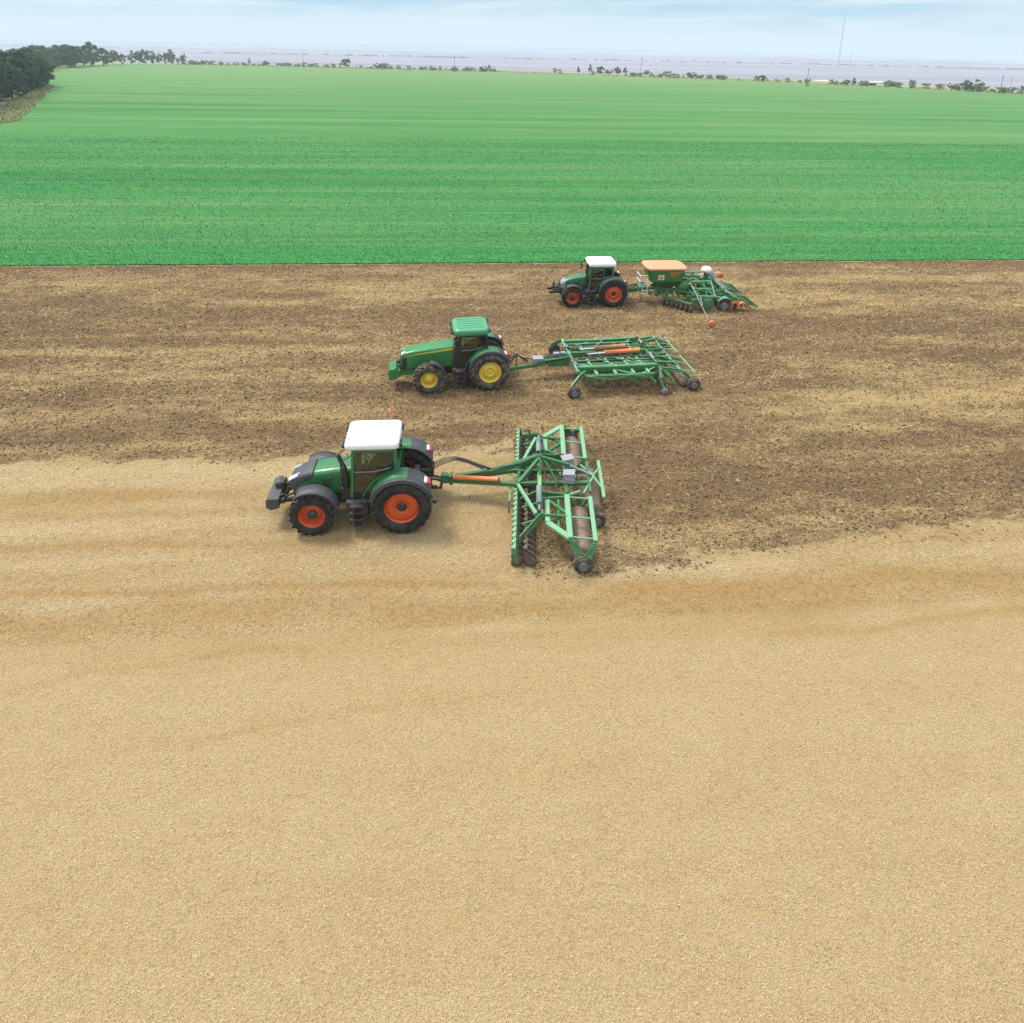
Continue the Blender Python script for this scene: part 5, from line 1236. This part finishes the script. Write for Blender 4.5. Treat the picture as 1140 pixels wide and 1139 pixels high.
for k, (xa, xb) in enumerate(((.78, .0), (.74, .10), (.76, .30))):
    z = 2.26 - .11 * k; m.plate([(xa, yb_(z), z), (xb, yb_(z), z), (xb, yb_(z + .045), z + .045), (xa, yb_(z + .045), z + .045)], .012)
m.build('hopper_lettering_stripes', M_ORNG, hp)
m = MB(); m.box((2.45, .35, 1.22), (.55, .9, .10)); m.box((2.62, .62, 1.1), (.3, .3, .3)); m.build('loading_platform', M_GRN_C, D, .01)
m = MB()
for x_, y_ in ((2.7, .78), (2.2, .78), (2.7, -.05)): m.tube([(x_, y_, 1.25), (x_, y_, 2.05)], .022, 6)
for z in (1.65, 2.05): m.tube([(2.2, .78, z), (2.7, .78, z), (2.7, -.05, z)], .022, 6)
for z in (.82, 1.05): m.tube([(2.2, .86, z), (2.55, .86, z)], .025, 6)
m.tube([(2.2, .86, .75), (2.2, .86, 1.25)], .025, 6); m.tube([(2.55, .86, .75), (2.55, .86, 1.25)], .025, 6)
m.build('railing', M_LENS, D)
m = MB(); m.lathe([(0, -.2), (.34, -.2), (.38, -.1), (.38, .1), (.34, .2), (0, .2)], (-.25, .80, 1.20), 'y', 20); m.box((-.25, .7, 1.05), (.5, .3, .5)); m.build('fan_housing', M_GRN_I, D)
m = MB()
for k in range(7): m.box((1.9 - .36 * k, .55 + .12 * (k % 2), .80 + .05 * (k % 3)), (.16, .3, .28)); m.bar((1.9 - .36 * k, .2, 1.1), (1.8 - .36 * k, .85, .5), .05, .09)
m.build('undercarriage', M_GRN_C, D)
bars(D, 'main_frame', M_GRN_I, [((1.6, .45, .95), (-2.6, .45, .95), .14, .18), ((1.6, -.45, .95), (-2.6, -.45, .95), .14, .18), ((-.6, -2.0, 1.05), (-.6, 2.0, 1.05), .14, .14), ((-1.9, -2.0, 1.0), (-1.9, 2.0, 1.0), .14, .14), ((-2.6, -1.6, .95), (-2.6, 1.6, .95), .12, .12)])
for sd_ in (1, -1):
    w_ = lambda L: [((a[0], sd_ * a[1], a[2]), (b[0], sd_ * b[1], b[2])) + tuple(q) for a, b, *q in L]
    bars(D, 'side_frame', M_GRN_P, w_([((-.55, .95, 1.65), (-2.0, .95, 1.70), .07, .08), ((-.55, .95, 1.65), (-.75, 2.05, 1.08), .07, .08), ((-2.0, .95, 1.70), (-1.95, 2.05, 1.02), .06, .06), ((-.75, 2.05, 1.08), (-1.95, 2.05, 1.02), .07, .08), ((-.6, 1.4, 1.35), (-2.0, 1.45, 1.30), .05, .06)]))
    mm = MB(); mm.box((-.75, sd_ * 2.05, .72), (.7, .30, .34)); mm.box((-1.2, sd_ * 1.9, .62), (.5, .6, .3)); mm.bar((-.4, sd_ * 1.2, .9), (-1.1, sd_ * 2.3, .55), .2, .12); mm.build('wing_gear', M_GRN_I, D, .02)
    mm = MB(); mm.lathe([(0, -.10), (.36, -.10), (.42, -.05), (.42, .05), (.36, .10), (0, .10)], (-1.45, sd_ * 2.12, .50), 'y', 18); mm.box((-1.45, sd_ * 2.1, .70), (.6, .16, .34)); mm.build('side_shield', M_GRN_I, D)
    g_ = part('front_disc_gang', D)
    mm = MB(); mm.bar((1.1, sd_ * .8, .62), (-.35, sd_ * 2.25, .55), .12, .16); mm.build('gang_beam', M_GRN_I, g_)
    for k in range(7):
        f = k / 6; d_ = bpy.data.objects.new('disc', DISC_ME); d_.location = (1.0 - 1.4 * f, sd_ * (.85 + 1.4 * f), .22); d_.rotation_euler = (.05, k, R_(18 * sd_)); put(d_, g_)
    simple_wheel(D, (-2.62, sd_ * 1.95, .40), .43, .30, 'packer_wheel', M_WRIM, sd_)
    for k in range(3): simple_wheel(D, (-2.62, sd_ * (.35 + .5 * k), .40), .43, .30, 'packer_wheel', M_WRIM, sd_)
    mm = MB(); arc_strip(mm, (-2.62, 0, .40), .50, .04, *sorted((sd_ * 1.78, sd_ * 2.12)), 30, 150, 10); mm.bar((-2.0, sd_ * 1.9, .95), (-2.4, sd_ * 1.95, .9), .08, .1); mm.build('wheel_guard', M_GRN_P, D)
    # orange seed disc guards on the rear bar
    g_ = part('coulter_guard', D)
    for k in range(2):
        mm = MB(); arc_strip(mm, (-3.5 - .30 * k, 0, .28), .30 - .04 * k, .07, *sorted((sd_ * (1.75 + .15 * k), sd_ * (2.02 + .15 * k))), -20, 190, 12); mm.build('orange_hoop', M_ORNG, g_)
    for k in range(4):
        d_ = bpy.data.objects.new('disc', DISC_ME); d_.location = (-3.45, sd_ * (.4 + .45 * k), .2); d_.rotation_euler = (0, k, R_(10 * sd_)); put(d_, g_)
    bars(D, 'coulter_bar', M_GRN_I, w_([((-2.6, .9, .95), (-3.6, 1.0, .62), .1, .12), ((-3.5, .1, .62), (-3.5, 2.0, .62), .09, .09), ((-4.2, .2, .50), (-4.2, 2.1, .50), .06, .06), ((-3.5, 1.7, .62), (-4.6, 1.8, .35), .06, .08)]))
    bars(D, 'rear_gear', M_GRN_I, w_([((-3.0, .3 + .5 * k, .95), (-3.9, .35 + .5 * k, .55), .10, .12) for k in range(4)] + [((-3.9, .4 + .5 * k, .60), (-4.9, .5 + .5 * k, .28), .05, .10) for k in range(4)] + [((-2.7, .2, 1.25), (-2.75, 1.9, 1.2), .08, .08), ((-3.2, .2, .95), (-3.25, 2.1, .92), .10, .10), ((-2.6, 1.2, 1.0), (-2.75, 1.5, 1.4), .06, .06), ((-1.95, 1.3, 1.0), (-2.75, 1.4, 1.25), .07, .1), ((-4.7, .2, .42), (-4.75, 2.2, .40), .05, .05)]))
    bars(D, 'bracing', M_GRN_I, w_([((-2.1, .3 + .4 * k, .9), (-3.2, .4 + .4 * k, .75), .09, .2) for k in range(5)] + [((-.3, .8, .75), (-1.9, 1.2, .7), .1, .3), ((-.2, 1.6, .8), (-1.9, 1.9, .75), .1, .3)] + [((-.6, .3, 1.1), (-1.9, 1.6, 1.05), .07, .09), ((-.6, 1.6, 1.1), (-1.9, .4, 1.05), .07, .09), ((-.9, .9, 1.6), (-1.0, 1.9, .8), .07, .09), ((-1.5, .9, 1.65), (-1.5, 1.9, .85), .07, .09), ((.9, .5, 1.0), (-.6, 1.5, 1.05), .08, .12), ((-.2, .6, 1.5), (-1.9, .7, 1.45), .06, .09)]))
    bars(D, 'harrow_rod', M_LENS, w_([((-3.3, .6 + .55 * k, .85), (-4.55, .75 + .55 * k, .30), .035, .035) for k in range(3)]))
    mm = MB()
    for k in range(12): mm.tube([(-4.2, sd_ * (.15 + .17 * k), .5), (-4.35, sd_ * (.15 + .17 * k), .25), (-4.6, sd_ * (.15 + .17 * k), .02)], .012, 5)
    mm.build('harrow_tines', M_BLACK, D)
# seed tower and its hoses
tw = part('seed_tower', D)
m = MB(); m.tube([(-2.0, 0, .95), (-2.02, 0, 2.1)], .16, 14); m.build('riser', M_GRN_C, tw)
m = MB(); m.lathe([(.12, 1.98), (.30, 2.02), (.36, 2.12), (.34, 2.25), (.22, 2.36), (0, 2.40)], (-2.02, 0, 0), 'z', 20); m.build('distributor_head', M_WHITE, tw)
for k in range(12):
    a = k * .5236; px_, py_ = -2.02 + .32 * math.cos(a), .32 * math.sin(a); ty = 1.75 - .02 * k if k < 8 else -1.2 - .1 * k / 3
    m = MB(); m.tube([(px_, py_, 2.08), (px_ - .22, py_ + .08 * (1 if ty > 0 else -1), 1.98), (-2.45, .38 * (1 if ty > 0 else -1) + .03 * k - .1, 1.60), (-2.95, (.95 + .03 * k) * (1 if ty > 0 else -.8), 1.12), (-3.6, ty, .62)], .042, 6); m.build('seed_hose', M_HOSE, tw)
m = MB(); m.tube([(-.5, .2, 2.05), (-1.0, .1, 2.15), (-1.5, .0, 2.1)], .035, 6); m.tube([(-.5, .2, 2.05), (-.55, .5, 1.7), (-1.15, .5, 1.72)], .03, 6); m.build('delivery_pipe', M_LGREY, D)
cylinder(D, (-1.25, .35, 1.30), (-.4, .40, 1.28), .11, M_ORNG, .5)
for sd_ in (1, -1):
    mk = part('row_marker', D)
    if sd_ > 0:
        bars(mk, 'marker_arm', M_LGREY, [((-.70, 2.1, 1.10), (-.74, 4.35, .30), .042, .045), ((-.95, 2.1, 1.05), (-.76, 3.0, .80), .035, .04)])
        c_ = (-.78, 4.75, .28)
    else:
        bars(mk, 'marker_arm', M_LENS, [((-2.2, -2.0, 1.1), (-3.9, -2.3, 1.2), .05, .06)]); c_ = (-4.05, -2.3, .95)
    m = MB(); m.lathe([(0, .05), (.09, .05), (.20, -.01), (.235, -.045), (.225, -.06), (.09, .01), (0, .01)], c_, 'y', 18); m.build('marker_disc', M_ORNG, mk)
    m = MB(); m.bar((c_[0] + .06, c_[1] - sd_ * .42, c_[2] + .10), (c_[0], c_[1], c_[2] + .02), .05, .05); m.build('disc_axle', M_BLACK, mk)
